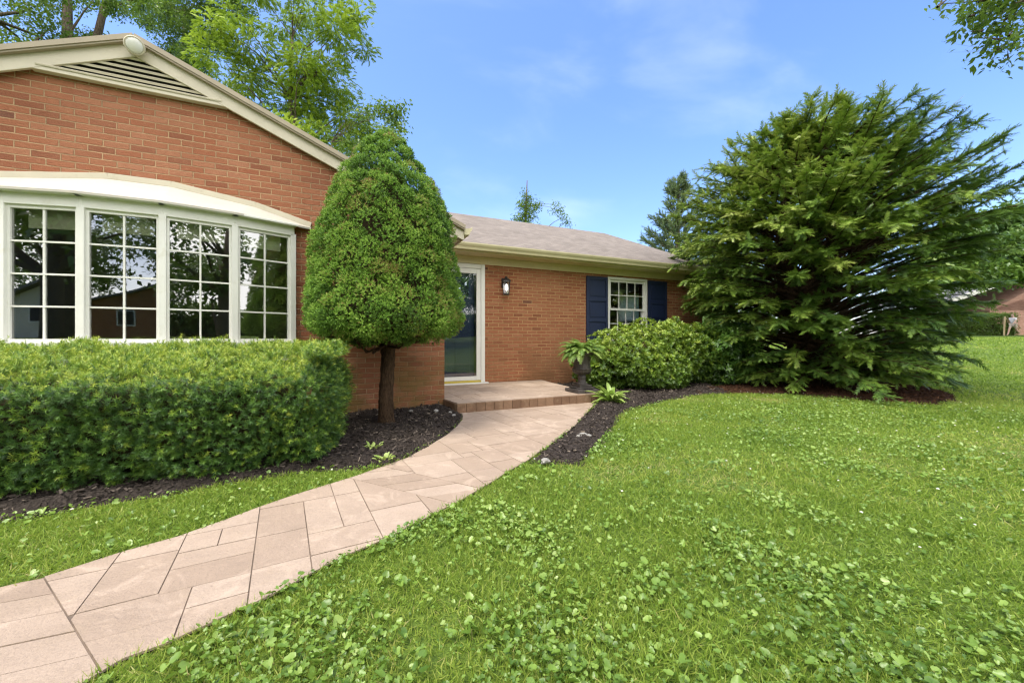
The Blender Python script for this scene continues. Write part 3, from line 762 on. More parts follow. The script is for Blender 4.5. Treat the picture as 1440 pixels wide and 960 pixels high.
# two bands with slanted stones cross the path
a1, a2 = gp(491, 674), gp(640, 711); b1, b2 = gp(537, 657), gp(664, 686)
c1, c2 = gp(61, 814), gp(117, 908); d1, d2 = gp(-170, 870), gp(-120, 985)
low = clip(PATH, [half(a1, a2)]) ; 
nA, cA = half(a1, a2); nB, cB = half(b1, b2); nC, cC = half(c1, c2); nD, cD = half(d1, d2)
def neg(h): return ((-h[0][0], -h[0][1]), -h[1])
hA, hB, hC, hD = (nA, cA), (nB, cB), (nC, cC), (nD, cD)
top = clip(PATH, [hB]); band1 = clip(PATH, [neg(hB), hA]); lower = clip(PATH, [neg(hA), hC]); band2 = clip(PATH, [neg(hC), hD]); tail = clip(PATH, [neg(hD)])
def shrink(poly, *hs):
    return clip(poly, [(h_[0], h_[1] - .0028) for h_ in hs])
r0 = R(5.5)
stones = [(-1.4, -.645, 2.34, 3.2), (-1.4, -.645, 2.015, 2.34), (-1.4, -.645, 1.4, 2.015), (-.645, -.416, 2.38, 2.75), (-.645, -.416, 2.015, 2.38), (-.645, -.416, 2.75, 3.3),
          (-.416, -.113, 2.53, 2.9), (-.416, -.113, 2.9, 3.4), (-.268, -.113, 2.34, 2.53), (-.416, -.268, 2.34, 2.53), (-.416, -.113, 2.19, 2.34), (-.416, -.113, 2.0, 2.19),
          (-.645, -.31, 1.81, 2.015), (-.416, -.31, 2.0, 2.015), (-.645, -.31, 1.3, 1.81), (-.31, -.113, 1.848, 2.0), (-.31, -.113, 1.2, 1.848),
          (-.113, .11, 2.33, 2.708), (-.113, .11, 2.018, 2.33), (-.113, .11, 1.3, 2.018), (-.113, .28, 2.708, 3.3), (.11, .28, 2.238, 2.708), (.28, .432, 2.363, 2.708), (.28, .432, 2.238, 2.363),
          (.11, .432, 2.013, 2.238), (.11, .432, 1.3, 2.013), (.28, .432, 2.708, 3.3), (.432, .731, 2.36, 3.3), (.432, .731, 1.6, 2.36), (.731, 1.4, 2.5, 3.3), (.731, 1.4, 1.8, 2.5)]
def strips(u, ang_len=8):
    return [(-6, 9, -9 + k * u, -9 + (k + 1) * u) for k in range(int(22 / u))]
def stripsx(u): return [(-9 + k * u, -9 + (k + 1) * u, -12, 12) for k in range(int(22 / u))]
angA = math.atan2(a2[1] - a1[1], a2[0] - a1[0]); angC = math.atan2(c2[1] - c1[1], c2[0] - c1[0])
regs = [(shrink(top, hB), ashlar(-1, 5, 2, 6, .115, 5), r0), (shrink(band1, neg(hB), hA), strips(.155), angA + R(52)),
        (shrink(lower, neg(hA), hC), stones, r0), (shrink(band2, neg(hC), hD), strips(.150), R(-2)),
        (shrink(tail, neg(hD)), ashlar(-9, 2, -6, 4, .105, 4), r0)]
paving('path', MT['paving'], regs, .012, .008, PATH, 'structure')

# porch slab
PZ = .135
PORCH = [(1.466, 5.486), (1.52, 5.045), (3.75, 5.045), (3.93, YM - .003), (1.466, YM - .003)]
porch = thing('porch_slab', 'low stamped concrete porch slab with brown edge below the front door', 'porch', (2.6, 6.1, 0))
inner = [(1.50, 5.40), (1.545, 5.07), (3.73, 5.07), (3.905, YM - .003), (1.466, YM - .003)]
o = paving('slab', MT['paving'], [([(1.466, 5.486), (1.522, 5.047), (3.748, 5.047), (3.928, YM - .003), (1.466, YM - .003)], ashlar(1.2, 4.2, 5, 7.3, .165, 21), 0)], PZ + .004, .016, PORCH)
o.parent = porch; o.matrix_parent_inverse = world_of(porch).inverted()
b = MB(); k = len(PORCH)
b.add([(x, y, -.05) for x, y in PORCH] + [(x, y, PZ - .012) for x, y in PORCH], [(i, (i + 1) % k, k + (i + 1) % k, k + i) for i in range(k)] + [tuple(range(k, 2 * k))])
b.build('core', MT['riser'], porch)
b = MB(); n_ = 17
for i in range(n_):
    xa = 1.505 + i * (2.27 / n_); b.box(xa + .002, xa + 2.27 / n_ - .002, 5.022, 5.044, -.01, PZ - .002 - random.random() * .003)
b.prism([(1.455, 5.486, -.02), (1.507, 5.047, -.02), (1.507, 5.047, PZ - .004), (1.455, 5.486, PZ - .004)], (-.012, 0, 0))
ro = b.build('riser', MT['riser'], porch, bevel=.004)
a_ = ro.data.attributes.new('tint', 'FLOAT', 'FACE'); a_.data.foreach_set('value', [(hash((i // 6) * 7919) % 100) / 100 for i in range(len(ro.data.polygons))])

# beds
bedL = [gp(*p) for p in [(643, 577), (651, 585), (650, 591), (643, 600), (628, 613), (605, 627), (573, 645), (540, 657), (511, 660), (470, 661), (430, 662), (375, 672), (300, 683), (230, 697), (167, 704), (83, 720), (0, 732), (-120, 752), (-260, 775)]] + [(-5.0, 3.0), (-5.0, 5.6), (1.47, 5.6)]
bedR = [gp(*p) for p in [(841, 566), (808, 600), (783, 620), (745, 650), (765, 652), (795, 651), (819, 654), (833, 636), (853, 616), (862, 600), (873, 584), (890, 575), (917, 569), (952, 560), (990, 555), (1030, 553)]] + [(8.2, 7.3), (3.7, 7.3), (3.75, 5.05)]
bedY = [gp(*p) for p in [(960, 558), (1004, 553.5), (1067, 553.5), (1126, 556), (1195, 562), (1247, 566), (1317, 570), (1345, 564), (1340, 555), (1300, 546), (1240, 540), (1150, 537), (1050, 540), (985, 545)]]
def bed(name, poly, mat, chipmat, hgt, res, nchips, seed):
    P_ = np.array(poly); x0_, y0_ = P_.min(0) - .12; x1_, y1_ = P_.max(0) + .12
    nx, ny = int((x1_ - x0_) / res), int((y1_ - y0_) / res)
    X, Y = np.meshgrid(np.linspace(x0_, x1_, nx), np.linspace(y0_, y1_, ny), indexing='ij'); sd = sdist(poly, X, Y)
    Z = np.minimum(hgt, np.maximum(-.05, sd * .5 + .004)) + np.where(sd > 0, (vnoise(X * 9, Y * 9, s=seed) - .5) * .05 * np.clip(sd * 8, 0, 1) + (vnoise(X * 33, Y * 33, s=seed + 1) - .5) * .016, 0)
    Z = Z + terrain(X, Y)
    idx = np.arange(nx * ny).reshape(nx, ny); keep = sd[:-1, :-1] > -.11
    Fq = np.stack([idx[:-1, :-1], idx[1:, :-1], idx[1:, 1:], idx[:-1, 1:]], -1)[keep]
    link(name, mesh_np(name, np.stack([X, Y, Z], -1), Fq, smooth=True), mat, kind='structure')
    g = np.random.default_rng(seed); px = g.uniform(x0_, x1_, nchips * 3); py = g.uniform(y0_, y1_, nchips * 3); s_ = sdist(poly, px, py); ok = s_ > .0
    px, py, s_ = px[ok][:nchips], py[ok][:nchips], s_[ok][:nchips]; n = len(px)
    pz = np.minimum(hgt, s_ * .5 + .004) + (vnoise(px * 9, py * 9, s=seed) - .5) * .05 * np.clip(s_ * 8, 0, 1) + g.uniform(-.002, .012, n) + terrain(px, py)
    d = g.normal(size=(n, 3)); d[:, 2] *= .35
    tpl = (np.array([(-.16, 0, 0), (.16, 0, .0), (.13, .04, 1), (-.13, -.03, 1.0), (0, .14, .5)]) , np.array([(0, 1, 2, 3), (0, 4, 3, 3)])[:1], np.array([0.]))
    V, F, T = scatter(tpl, np.stack([px, py, pz], 1), frames(d, g=g), g.uniform(.012, .045, n), g.beta(1.3, 2.2, n))
    return V, F, T, chipmat
V, F, T, cm = bed('mulch_bed', bedL, MT['mulch'], MT['chips'], .055, .035, 26000, 31)
V2, F2, T2, _ = bed('mulch_bed', bedR, MT['mulch'], MT['chips'], .045, .035, 16000, 37)
VV, FF, TT = join([(V, F, T), (V2, F2, T2)])
link('mulch_chips', mesh_np('mulch_chips', VV, FF, TT), MT['chips'], kind='stuff')
V, F, T, cm = bed('old_mulch_bed', bedY, MT['old_mulch'], MT['old_chips'], .03, .05, 9000, 41)
link('old_mulch_chips', mesh_np('old_mulch_chips', V, F, T), MT['old_chips'], kind='stuff')

# ---- lawn
blade = (np.array([(-.5, 0, 0), (.5, 0, 0), (.40, .10, .55), (-.40, .10, .55), (.10, .36, 1), (-.10, .36, 1)]), np.array([(0, 1, 2, 3), (3, 2, 4, 5)]), np.array([-.04, .06]))
def lawn_points(d0, d1, dens, amax, g):
    n = int((d1 * d1 - d0 * d0) * amax * dens); rr = np.sqrt(g.uniform(d0 * d0, d1 * d1, n)); a_ = g.uniform(-amax, amax, n) + YAW
    return rr * np.sin(a_), rr * np.cos(a_)
blocked = [PATH, [(WX0 - .2, YW - .1), (WX1, YW - .1), (1.45, 5.0), (3.8, 5.0), (3.95, YM - .1), (8.7, YM - .1), (8.7, 13.1), (WX0 - .2, 13.1)]]
def on_lawn(x, y, edge):
    ok = np.ones(len(x), bool)
    for p in blocked: ok &= sdist(p, x, y) < edge
    for p in (bedL, bedR): ok &= sdist(p, x, y) < .025
    ok &= sdist(bedY, x, y) < .06
    return ok
g = np.random.default_rng(5); parts = []
for d0, d1, dens, amax, ws, hs in ((.75, 2.0, 12500, R(72), .0034, .033), (2.0, 3.4, 8000, R(66), .0042, .033), (3.4, 6, 4200, R(62), .006, .033), (6, 10, 2000, R(60), .009, .036), (10, 18, 480, R(58), .016, .045), (18, 34, 110, R(60), .035, .055)):
    x, y = lawn_points(d0, d1, dens, amax, g)
    if d0 < 12: ok = on_lawn(x, y, -.004 if d0 > 3 else .01); x, y = x[ok], y[ok]
    n = len(x); big = vnoise(x * .8, y * .8, s=3); dry = vnoise(x * 1.7 + 9, y * 1.7, s=4) * .7 + vnoise(x * 6, y * 6, s=8) * .3; tall = vnoise(x * 3.1, y * 3.1, s=9)
    keep = g.random(n) < np.clip(1.15 - .9 * np.clip((dry - .62) * 4, 0, 1), .2, 1); x, y, big, dry, tall = x[keep], y[keep], big[keep], dry[keep], tall[keep]; n = len(x)
    dirs = np.stack([g.normal(size=n) * .85, g.normal(size=n) * .85, np.ones(n)], 1)
    Rm = frames(dirs, g=g); h = hs * (.55 + .9 * tall) * g.uniform(.6, 1.35, n)
    S3 = np.stack([np.full(n, ws) * g.uniform(.7, 1.3, n), h, h], 1)
    Rm = Rm * S3[:, None, :]
    tint = np.clip(.28 + .34 * big + g.normal(size=n) * .15 + .42 * np.clip((dry - .62) * 3, 0, 1), .02, 1)
    parts.append(scatter(blade, np.stack([x, y, terrain(x, y) - .004], 1), Rm, 1.0, tint))
V, F, T = join(parts)
MT['grass'] = foliage('grass_blades', [(0, (.062, .118, .016)), (.3, (.175, .275, .034)), (.55, (.285, .39, .055)), (.8, (.40, .43, .095)), (1, (.53, .45, .22))], .45, .45, .3)
link('grass', mesh_np('grass', V, F, T), MT['grass'], kind='stuff')

# ground ivy and violet leaves growing through the lawn
def kidney(n=6):
    v = [(0, 0, 0)]
    for k in range(2 * n + 1):
        a_ = R(-155 + 310 * k / (2 * n)); rr = .5 * (1 + .15 * math.cos(3 * a_) + .05 * (k % 2)); v.append((rr * math.sin(a_), rr * math.cos(a_) + .12, .24 * abs(math.sin(a_)) + .05 * (k % 2)))
    return np.array(v), np.array([(0, 1 + 2 * k, 2 + 2 * k, 3 + 2 * k) for k in range(n)]), np.array([.03 * (-1) ** k for k in range(n)])
kt = kidney(); parts = []; stems = []
for d0, d1, dens, amax in ((.8, 2.2, 8500, R(72)), (2.2, 4.2, 5800, R(64)), (4.2, 9, 1700, R(60))):
    x, y = lawn_points(d0, d1, dens, amax, g); ok = on_lawn(x, y, .0); x, y = x[ok], y[ok]
    m_ = vnoise(x * 1.25 + 3, y * 1.25, s=12) * .6 + vnoise(x * 3.3, y * 3.3, s=13) * .4; left = (x < .2) & (y > 1.6)
    pr = np.clip((m_ - np.where(left, .52, .37)) * 2.6, 0.08, 1); ok = g.random(len(x)) < pr; x, y = x[ok], y[ok]; n = len(x)
    s_ = g.gamma(3.0, .0046, n).clip(.007, .034); z = terrain(x, y) + g.uniform(.008, .040, n)
    nrm = np.stack([g.normal(size=n) * .5, g.normal(size=n) * .5, np.ones(n)], 1)
    Rm = frames(nrm, g=g)
    parts.append(scatter(kt, np.stack([x, y, z], 1), Rm, s_, np.clip(.16 + .5 * vnoise(x * 2, y * 2, s=15) + g.normal(size=n) * .2, 0, 1)))
V, F, T = join(parts)
MT['ivy'] = foliage('ground_ivy_leaf', [(0, (.075, .145, .02)), (.45, (.175, .285, .04)), (.8, (.26, .37, .07)), (1, (.35, .44, .15))], .3, .38, .5)
link('ground_ivy_leaves', mesh_np('ground_ivy_leaves', V, F, T), MT['ivy'], kind='stuff')
x, y = lawn_points(2.5, 9, 5, R(58), g); ok = on_lawn(x, y, -.05); x, y = x[ok], y[ok]; n = len(x)
fl_t = (np.array([(.5, 0, 0), (0, .5, 0), (-.5, 0, 0), (0, -.5, 0), (0, 0, .4)]), np.array([(0, 1, 4, 4), (1, 2, 4, 4)]), None)
oct_v = np.array([(.5, 0, 0), (.35, .35, .2), (0, .5, 0), (-.35, .35, .2), (-.5, 0, 0), (-.35, -.35, .2), (0, -.5, 0), (.35, -.35, .2), (0, 0, .45)])
cl = (oct_v, np.array([(0, 1, 2, 8), (2, 3, 4, 8), (4, 5, 6, 8), (6, 7, 0, 8)]), np.zeros(4))
V, F, T = scatter(cl, np.stack([x, y, terrain(x, y) + .05], 1), frames(np.tile([0, 0, 1.], (n, 1)), g=g), g.uniform(.010, .018, n), np.full(n, .5))
link('clover_flowers', mesh_np('clover_flowers', V, F, T), foliage('clover_white', [(0, (.6, .58, .5)), (1, (.7, .68, .6))], .2), kind='stuff')
# ================================================================== PLANTS NEAR THE HOUSE
def core(name, V, F, parent, mat='dark_core'):  # closed dark hull standing in for the shade inside the foliage
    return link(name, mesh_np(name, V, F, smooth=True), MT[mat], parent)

# ---- clipped yew hedge under the bow window
HB = [(.20, 0), (.10, .14), (.07, .30), (.05, .46), (.04, .58), (.06, .68), (.15, .76), (.50, .815), (.85, .865), (1.2, .915), (1.5, .93), (1.72, .88)]   # (depth from the front line, height)
hp_ = np.array(HB); seglen = np.linalg.norm(np.diff(hp_, axis=0), axis=1); cum = np.concatenate([[0], np.cumsum(seglen)])
HX0, HX1, HY = -4.7, -.17, 3.24
def hedge_pt(u, s):
    """u along the hedge 0..1, s along the section -> point, outward normal; the right end is rounded"""
    dep = np.interp(s, cum, hp_[:, 0]); z = np.interp(s, cum, hp_[:, 1])
    e = .05; dd = np.interp(s + e, cum, hp_[:, 0]) - np.interp(s - e, cum, hp_[:, 0]); dz = np.interp(s + e, cum, hp_[:, 1]) - np.interp(s - e, cum, hp_[:, 1])
    l = np.sqrt(dd * dd + dz * dz) + 1e-9; nrm = np.stack([np.zeros_like(s), -dz / l, dd / l], 1)
    return np.stack([HX0 + (HX1 - HX0) * u, HY + dep, z], 1), nrm
hedge = thing('yew_hedge', 'dense clipped yew hedge with yellow-green tips below the white bow window', 'hedge', (-2.2, 4.2, .04))
g = np.random.default_rng(17); N = 24000
u = g.random(N); s = g.uniform(.04, cum[-1], N); P, nr = hedge_pt(u, s)
# rounded end: the section swept round a quarter turn at the right end
N2 = 7500; s2 = g.uniform(.08, cum[-1], N2); ph = g.uniform(0, np.pi, N2)
dep = np.interp(s2, cum, hp_[:, 0]); z = np.interp(s2, cum, hp_[:, 1]); half_ = np.maximum(.83 - np.minimum(dep, 1.66 - dep), .0)
Pc = np.stack([HX1 + np.sin(ph) * half_ * .40 * (.75 + .25 * np.sin(np.clip(z, 0, 1) * 3.0)), HY + .83 - np.cos(ph) * half_, z], 1)
nc = unit(np.stack([np.sin(ph) * 1.2, -np.cos(ph) * .9, np.clip((z - .62) * 3.4, -.4, 2)], 1))
P = np.concatenate([P, Pc]); nr = np.concatenate([nr, nc])
bump_ = vnoise(P[:, 0] * 3.2, P[:, 1] * 3.2, P[:, 2] * 3.2, 5) - .5; b2 = vnoise(P[:, 0] * 8, P[:, 1] * 8, P[:, 2] * 8, 6) - .5
P = P + nr * (bump_ * .09 + b2 * .10 + g.normal(size=len(P)) * .022 - .045)[:, None]; P[:, 2] = np.maximum(P[:, 2], .06 + .03 * g.random(len(P)))
d = unit(nr * .95 + np.array([0, 0, .55]) + g.normal(size=P.shape) * .42)
up_ = nr[:, 2]; d = np.where((up_ > .5)[:, None], unit(d * np.array([1, 1, .55])), d)
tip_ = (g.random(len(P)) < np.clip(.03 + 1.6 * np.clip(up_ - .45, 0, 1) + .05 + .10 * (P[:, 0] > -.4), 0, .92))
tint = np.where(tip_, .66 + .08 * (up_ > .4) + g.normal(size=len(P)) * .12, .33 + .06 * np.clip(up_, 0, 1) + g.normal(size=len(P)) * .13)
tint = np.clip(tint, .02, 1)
tp = [t_sprig(.060, 26, .032, .0038, 84, k, tip=.20) for k in range(3)]
parts = []
for k in range(3):
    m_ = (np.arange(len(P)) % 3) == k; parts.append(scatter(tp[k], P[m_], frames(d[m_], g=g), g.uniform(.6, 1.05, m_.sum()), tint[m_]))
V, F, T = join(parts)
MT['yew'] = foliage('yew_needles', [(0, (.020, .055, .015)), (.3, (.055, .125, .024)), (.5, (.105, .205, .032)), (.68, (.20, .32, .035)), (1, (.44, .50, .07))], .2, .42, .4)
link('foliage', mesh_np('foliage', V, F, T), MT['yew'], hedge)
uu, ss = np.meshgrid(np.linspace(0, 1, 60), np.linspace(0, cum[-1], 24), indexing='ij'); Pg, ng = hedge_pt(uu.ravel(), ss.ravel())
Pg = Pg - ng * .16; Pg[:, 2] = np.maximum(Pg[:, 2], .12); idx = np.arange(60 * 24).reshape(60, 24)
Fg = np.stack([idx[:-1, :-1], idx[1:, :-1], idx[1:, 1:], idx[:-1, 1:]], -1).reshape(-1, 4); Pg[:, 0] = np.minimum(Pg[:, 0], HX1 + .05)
core('shaded_core', Pg, Fg, hedge)
for k in range(14):
    x = HX0 + .3 + k * .33 + random.uniform(-.1, .1); y = HY + random.uniform(.6, 1.1)
    MB().tube([(x, y, -.02), (x + random.uniform(-.1, .1), y + random.uniform(-.1, .1), .3), (x + random.uniform(-.25, .25), y + random.uniform(-.3, .2), .7)], [.025, .018, .008], 6).build('stem', MT['bark_dark'], hedge, smooth=True)

# ---- dwarf conical spruce
SX, SY = .575, 4.66
spr = thing('conical_spruce', 'clipped cone-shaped dwarf spruce on a bare trunk before the brick gable', 'tree', (SX, SY, .04))
SP = np.array([(.95, .16), (1.0, .42), (1.08, .70), (1.16, .80), (1.30, .79), (1.50, .745), (1.75, .715), (2.0, .69), (2.25, .645), (2.5, .57), (2.7, .48), (2.9, .375), (3.05, .28), (3.2, .16), (3.28, .08), (3.36, .01)])
g = np.random.default_rng(23)
def sp_r(z): return np.interp(z, SP[:, 0], SP[:, 1])
zc = g.uniform(.98, 3.34, 9000); ac = g.uniform(0, 2 * np.pi, 9000); ok = g.random(9000) < (sp_r(zc) + .10) / .9; zc, ac = zc[ok], ac[ok]
q3 = np.stack([np.cos(ac) * sp_r(zc), np.sin(ac) * sp_r(zc), zc], 1); sel = []
for k in range(len(zc)):
    if not sel or np.min(np.sum((q3[sel] - q3[k]) ** 2, 1)) > (.115 + .06 * float(g.random())) ** 2: sel.append(k)
zc, ac = zc[sel], ac[sel]
def sp_shape(a_, z):
    return sp_r(z) * (1 + .09 * (vnoise(np.cos(a_) * 2 + 5, np.sin(a_) * 2 + 5, z * 1.6, 4) - .5) * 2 * np.clip((3.3 - z), 0, 1))
rc = sp_shape(ac, zc)
slope = (sp_r(zc + .05) - sp_r(zc - .05)) / .1
cn = unit(np.stack([np.cos(ac), np.sin(ac), np.clip(-slope, -.9, 1.6)], 1)); cr_ = g.uniform(.095, .145, len(zc)) * (.6 + .4 * np.clip((3.4 - zc), 0, 1))
C = np.stack([np.cos(ac) * rc, np.sin(ac) * rc, zc], 1) - cn * (cr_ * g.uniform(.3, .8, len(zc)))[:, None]
nt_ = 190; M_ = len(zc)
dl = unit(g.normal(size=(M_, nt_, 3)) + cn[:, None, :] * .75 + np.array([0, 0, .25]))
Pt = (C[:, None, :] + dl * cr_[:, None, None] * g.uniform(.80, 1.03, (M_, nt_, 1))).reshape(-1, 3); dl = dl.reshape(-1, 3)
rr_ = np.hypot(Pt[:, 0], Pt[:, 1]); lim = np.where(Pt[:, 1] > .76, .76 / np.maximum(Pt[:, 1], .01), 1); Pt[:, 1] *= lim
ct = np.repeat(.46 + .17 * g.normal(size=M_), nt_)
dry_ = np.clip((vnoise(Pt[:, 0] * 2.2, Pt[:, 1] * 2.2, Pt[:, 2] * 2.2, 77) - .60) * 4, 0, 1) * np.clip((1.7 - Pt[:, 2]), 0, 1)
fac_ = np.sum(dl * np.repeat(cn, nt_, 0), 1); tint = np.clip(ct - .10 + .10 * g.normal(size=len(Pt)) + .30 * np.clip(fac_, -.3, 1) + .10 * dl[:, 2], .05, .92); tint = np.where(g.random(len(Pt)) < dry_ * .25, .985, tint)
stp = t_sprig(.022, 10, .017, .0046, 62, 5, tip=.24)
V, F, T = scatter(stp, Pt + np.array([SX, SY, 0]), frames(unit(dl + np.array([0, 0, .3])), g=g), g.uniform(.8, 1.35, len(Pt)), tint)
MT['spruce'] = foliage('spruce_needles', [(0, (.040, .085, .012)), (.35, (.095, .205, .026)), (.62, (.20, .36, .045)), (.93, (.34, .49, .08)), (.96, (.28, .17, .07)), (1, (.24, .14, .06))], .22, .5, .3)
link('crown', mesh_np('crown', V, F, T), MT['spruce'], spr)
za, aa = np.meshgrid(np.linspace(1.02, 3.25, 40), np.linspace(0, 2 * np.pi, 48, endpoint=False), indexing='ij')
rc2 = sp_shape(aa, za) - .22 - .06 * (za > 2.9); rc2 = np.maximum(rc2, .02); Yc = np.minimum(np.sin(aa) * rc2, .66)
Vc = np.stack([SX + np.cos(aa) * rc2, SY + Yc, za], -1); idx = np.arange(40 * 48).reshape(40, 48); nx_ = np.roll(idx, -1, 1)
core('shaded_core', Vc, np.stack([idx[:-1], idx[1:], nx_[1:], nx_[:-1]], -1).reshape(-1, 4), spr)
b = MB(); b.tube([(SX + .01, SY - .01, -.05), (SX, SY, .03), (SX - .005, SY, .10), (SX - .01, SY, .35), (SX + .012, SY, .65), (SX + .02, SY, .95), (SX, SY, 1.4), (SX, SY, 2.4)], [.135, .105, .086, .078, .075, .08, .065, .03], 14)
for k in range(26):
    a_ = k * 2.4; r1 = random.uniform(.35, .85); z0_ = random.uniform(.88, 1.05); b.tube([(SX + .06 * math.cos(a_), SY + .06 * math.sin(a_), z0_), (SX + r1 * .55 * math.cos(a_), SY + min(.6, r1 * .55 * math.sin(a_)), z0_ + random.uniform(-.08, .05)), (SX + r1 * math.cos(a_ + .2), SY + min(.7, r1 * math.sin(a_ + .2)), z0_ + random.uniform(-.02, .14))], [.018, .011, .005], 6)
tk = b.build('trunk', MT['bark_dark'], spr, smooth=True)
sb_ = tk.modifiers.new('subdivision', 'SUBSURF'); sb_.subdivision_type = 'SIMPLE'; sb_.levels = sb_.render_levels = 3
tx = bpy.data.textures.new('bark_relief', 'CLOUDS'); tx.noise_scale = .045; tx.noise_depth = 3
dm = tk.modifiers.new('relief', 'DISPLACE'); dm.texture = tx; dm.strength = .030; dm.mid_level = .5; dm.texture_coords = 'GLOBAL'

# ---- azalea and the leggy broadleaf shrub beside it
def rosette(n, L, W, seed, tilt=(35, 80)):
    r = random.Random(seed); out_ = []
    for k in range(n):
        a_ = 2 * math.pi * k / n + r.uniform(-.3, .3); e = R(r.uniform(*tilt)); rad = Vector((math.cos(a_), math.sin(a_), 0)); d_ = rad * math.sin(e) + Vector((0, 0, 1)) * math.cos(e)
        out_.append((t_leaf(L * r.uniform(.75, 1.15), W * r.uniform(.85, 1.15), .18, .12, rad * L * .06 + Vector((0, 0, r.uniform(0, L * .5))), d_, (0, 0, 1)), r.uniform(-.10, .12)))
    return t_join(out_)
def leafy_blob(lobes, n, seed, tpl_list, size, light, depth=.35, upb=.45, floor_z=.05):
    """leaf rosettes over a lumpy set of overlapping ellipsoids (centre, radii)"""
    g = np.random.default_rng(seed); W_ = np.array([r[0] * r[1] + r[1] * r[2] + r[0] * r[2] for c_, r in lobes]); cnt = (n * W_ / W_.sum()).astype(int); Ps, Ns = [], []
    for (c_, r_), k in zip(lobes, cnt):
        d_ = unit(g.normal(size=(k, 3))); rad = 1 - depth * g.random(k) ** 1.6
        p = np.array(c_) + d_ * np.array(r_) * rad[:, None]; Ps.append(p); Ns.append(unit(d_ / np.array(r_)))
    P = np.concatenate(Ps); Nn = np.concatenate(Ns)
    q_ = vnoise(P[:, 0] * 4, P[:, 1] * 4, P[:, 2] * 4, seed); P = P + Nn * ((q_ - .5) * .22)[:, None]
    ok = (P[:, 2] > floor_z) & (g.random(len(P)) < np.clip((q_ - .22) * 4, .12, 1)); P, Nn = P[ok], Nn[ok]
    d_ = unit(Nn * .8 + np.array([0, 0, upb]) + g.normal(size=P.shape) * .4)
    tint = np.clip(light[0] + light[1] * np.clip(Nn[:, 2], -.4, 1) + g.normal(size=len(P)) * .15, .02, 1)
    parts = []
    for k, tpl in enumerate(tpl_list):
        m_ = np.arange(len(P)) % len(tpl_list) == k; parts.append(scatter(tpl, P[m_], frames(d_[m_], g=g), g.uniform(size[0], size[1], m_.sum()), tint[m_]))
    return join(parts)
aza = thing('azalea_bush', 'rounded dense green azalea below the window with navy shutters', 'shrub', (5.5, 6.1, .04))
V, F, T = leafy_blob([((5.25, 6.15, .55), (.85, .75, .62)), ((6.0, 6.2, .62), (.85, .72, .72)), ((4.75, 6.2, .42), (.55, .55, .5)), ((5.7, 5.75, .35), (.75, .45, .42)), ((6.55, 6.2, .66), (.65, .6, .70)), ((7.05, 6.0, .68), (.6, .5, .62))], 8600, 51, [rosette(9, .055, .021, 3), rosette(8, .05, .02, 4), rosette(10, .06, .02, 9, (20, 70))], (.85, 1.5), (.44, .34))
MT['azalea'] = foliage('azalea_leaf', [(0, (.03, .07, .010)), (.4, (.09, .165, .018)), (.7, (.20, .30, .03)), (1, (.36, .44, .07))], .25, .38, .45)
link('foliage', mesh_np('foliage', V, F, T), MT['azalea'], aza)
for k in range(14):
    a_ = random.uniform(0, 6.28); l = random.uniform(.35, .8); MB().tube([(5.6 + random.uniform(-.5, .5), 6.15 + random.uniform(-.2, .2), -.02), (5.6 + .6 * l * math.cos(a_), 6.1 + .3 * l * math.sin(a_), .4), (5.6 + 1.3 * l * math.cos(a_), 6.1 + .6 * l * math.sin(a_), .75)], [.016, .011, .005], 6).build('stem', MT['bark_dark'], aza, smooth=True)
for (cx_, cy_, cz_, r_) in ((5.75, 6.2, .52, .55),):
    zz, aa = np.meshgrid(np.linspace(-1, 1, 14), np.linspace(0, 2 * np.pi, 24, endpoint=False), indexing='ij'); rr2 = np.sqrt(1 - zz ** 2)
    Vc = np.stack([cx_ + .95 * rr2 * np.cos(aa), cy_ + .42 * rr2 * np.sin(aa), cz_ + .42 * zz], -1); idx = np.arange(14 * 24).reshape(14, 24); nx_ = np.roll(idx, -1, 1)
    core('shaded_core', Vc, np.stack([idx[:-1], idx[1:], nx_[1:], nx_[:-1]], -1).reshape(-1, 4), aza)
shr = thing('broadleaf_shrub', 'open leggy shrub with larger glossy leaves between azalea and big yew', 'shrub', (7.0, 5.9, .04))
V, F, T = leafy_blob([((7.55, 5.85, .98), (.6, .5, .34)), ((7.85, 5.65, .70), (.45, .45, .40)), ((7.3, 5.6, .9), (.4, .4, .36)), ((7.6, 5.7, .35), (.5, .4, .25))], 1300, 53, [rosette(6, .085, .042, 5, (40, 95)), rosette(5, .08, .04, 6, (40, 100))], (.8, 1.35), (.42, .2), .8)
MT['shrub'] = foliage('broad_leaf', [(0, (.03, .08, .016)), (.4, (.085, .18, .03)), (.75, (.17, .30, .05)), (1, (.32, .44, .09))], .25, .3, .5)
link('foliage', mesh_np('foliage', V, F, T), MT['shrub'], shr)
for k in range(12):
    a_ = random.uniform(0, 6.28); MB().tube([(7.6 + .08 * math.cos(a_), 5.9 + .08 * math.sin(a_), -.02), (7.6 + .3 * math.cos(a_), 5.88 + .25 * math.sin(a_), .5), (7.6 + .55 * math.cos(a_ + .3), 5.88 + .45 * math.sin(a_ + .3), 1.0)], [.014, .010, .004], 6).build('stem', MT['bark_dark'], shr, smooth=True)

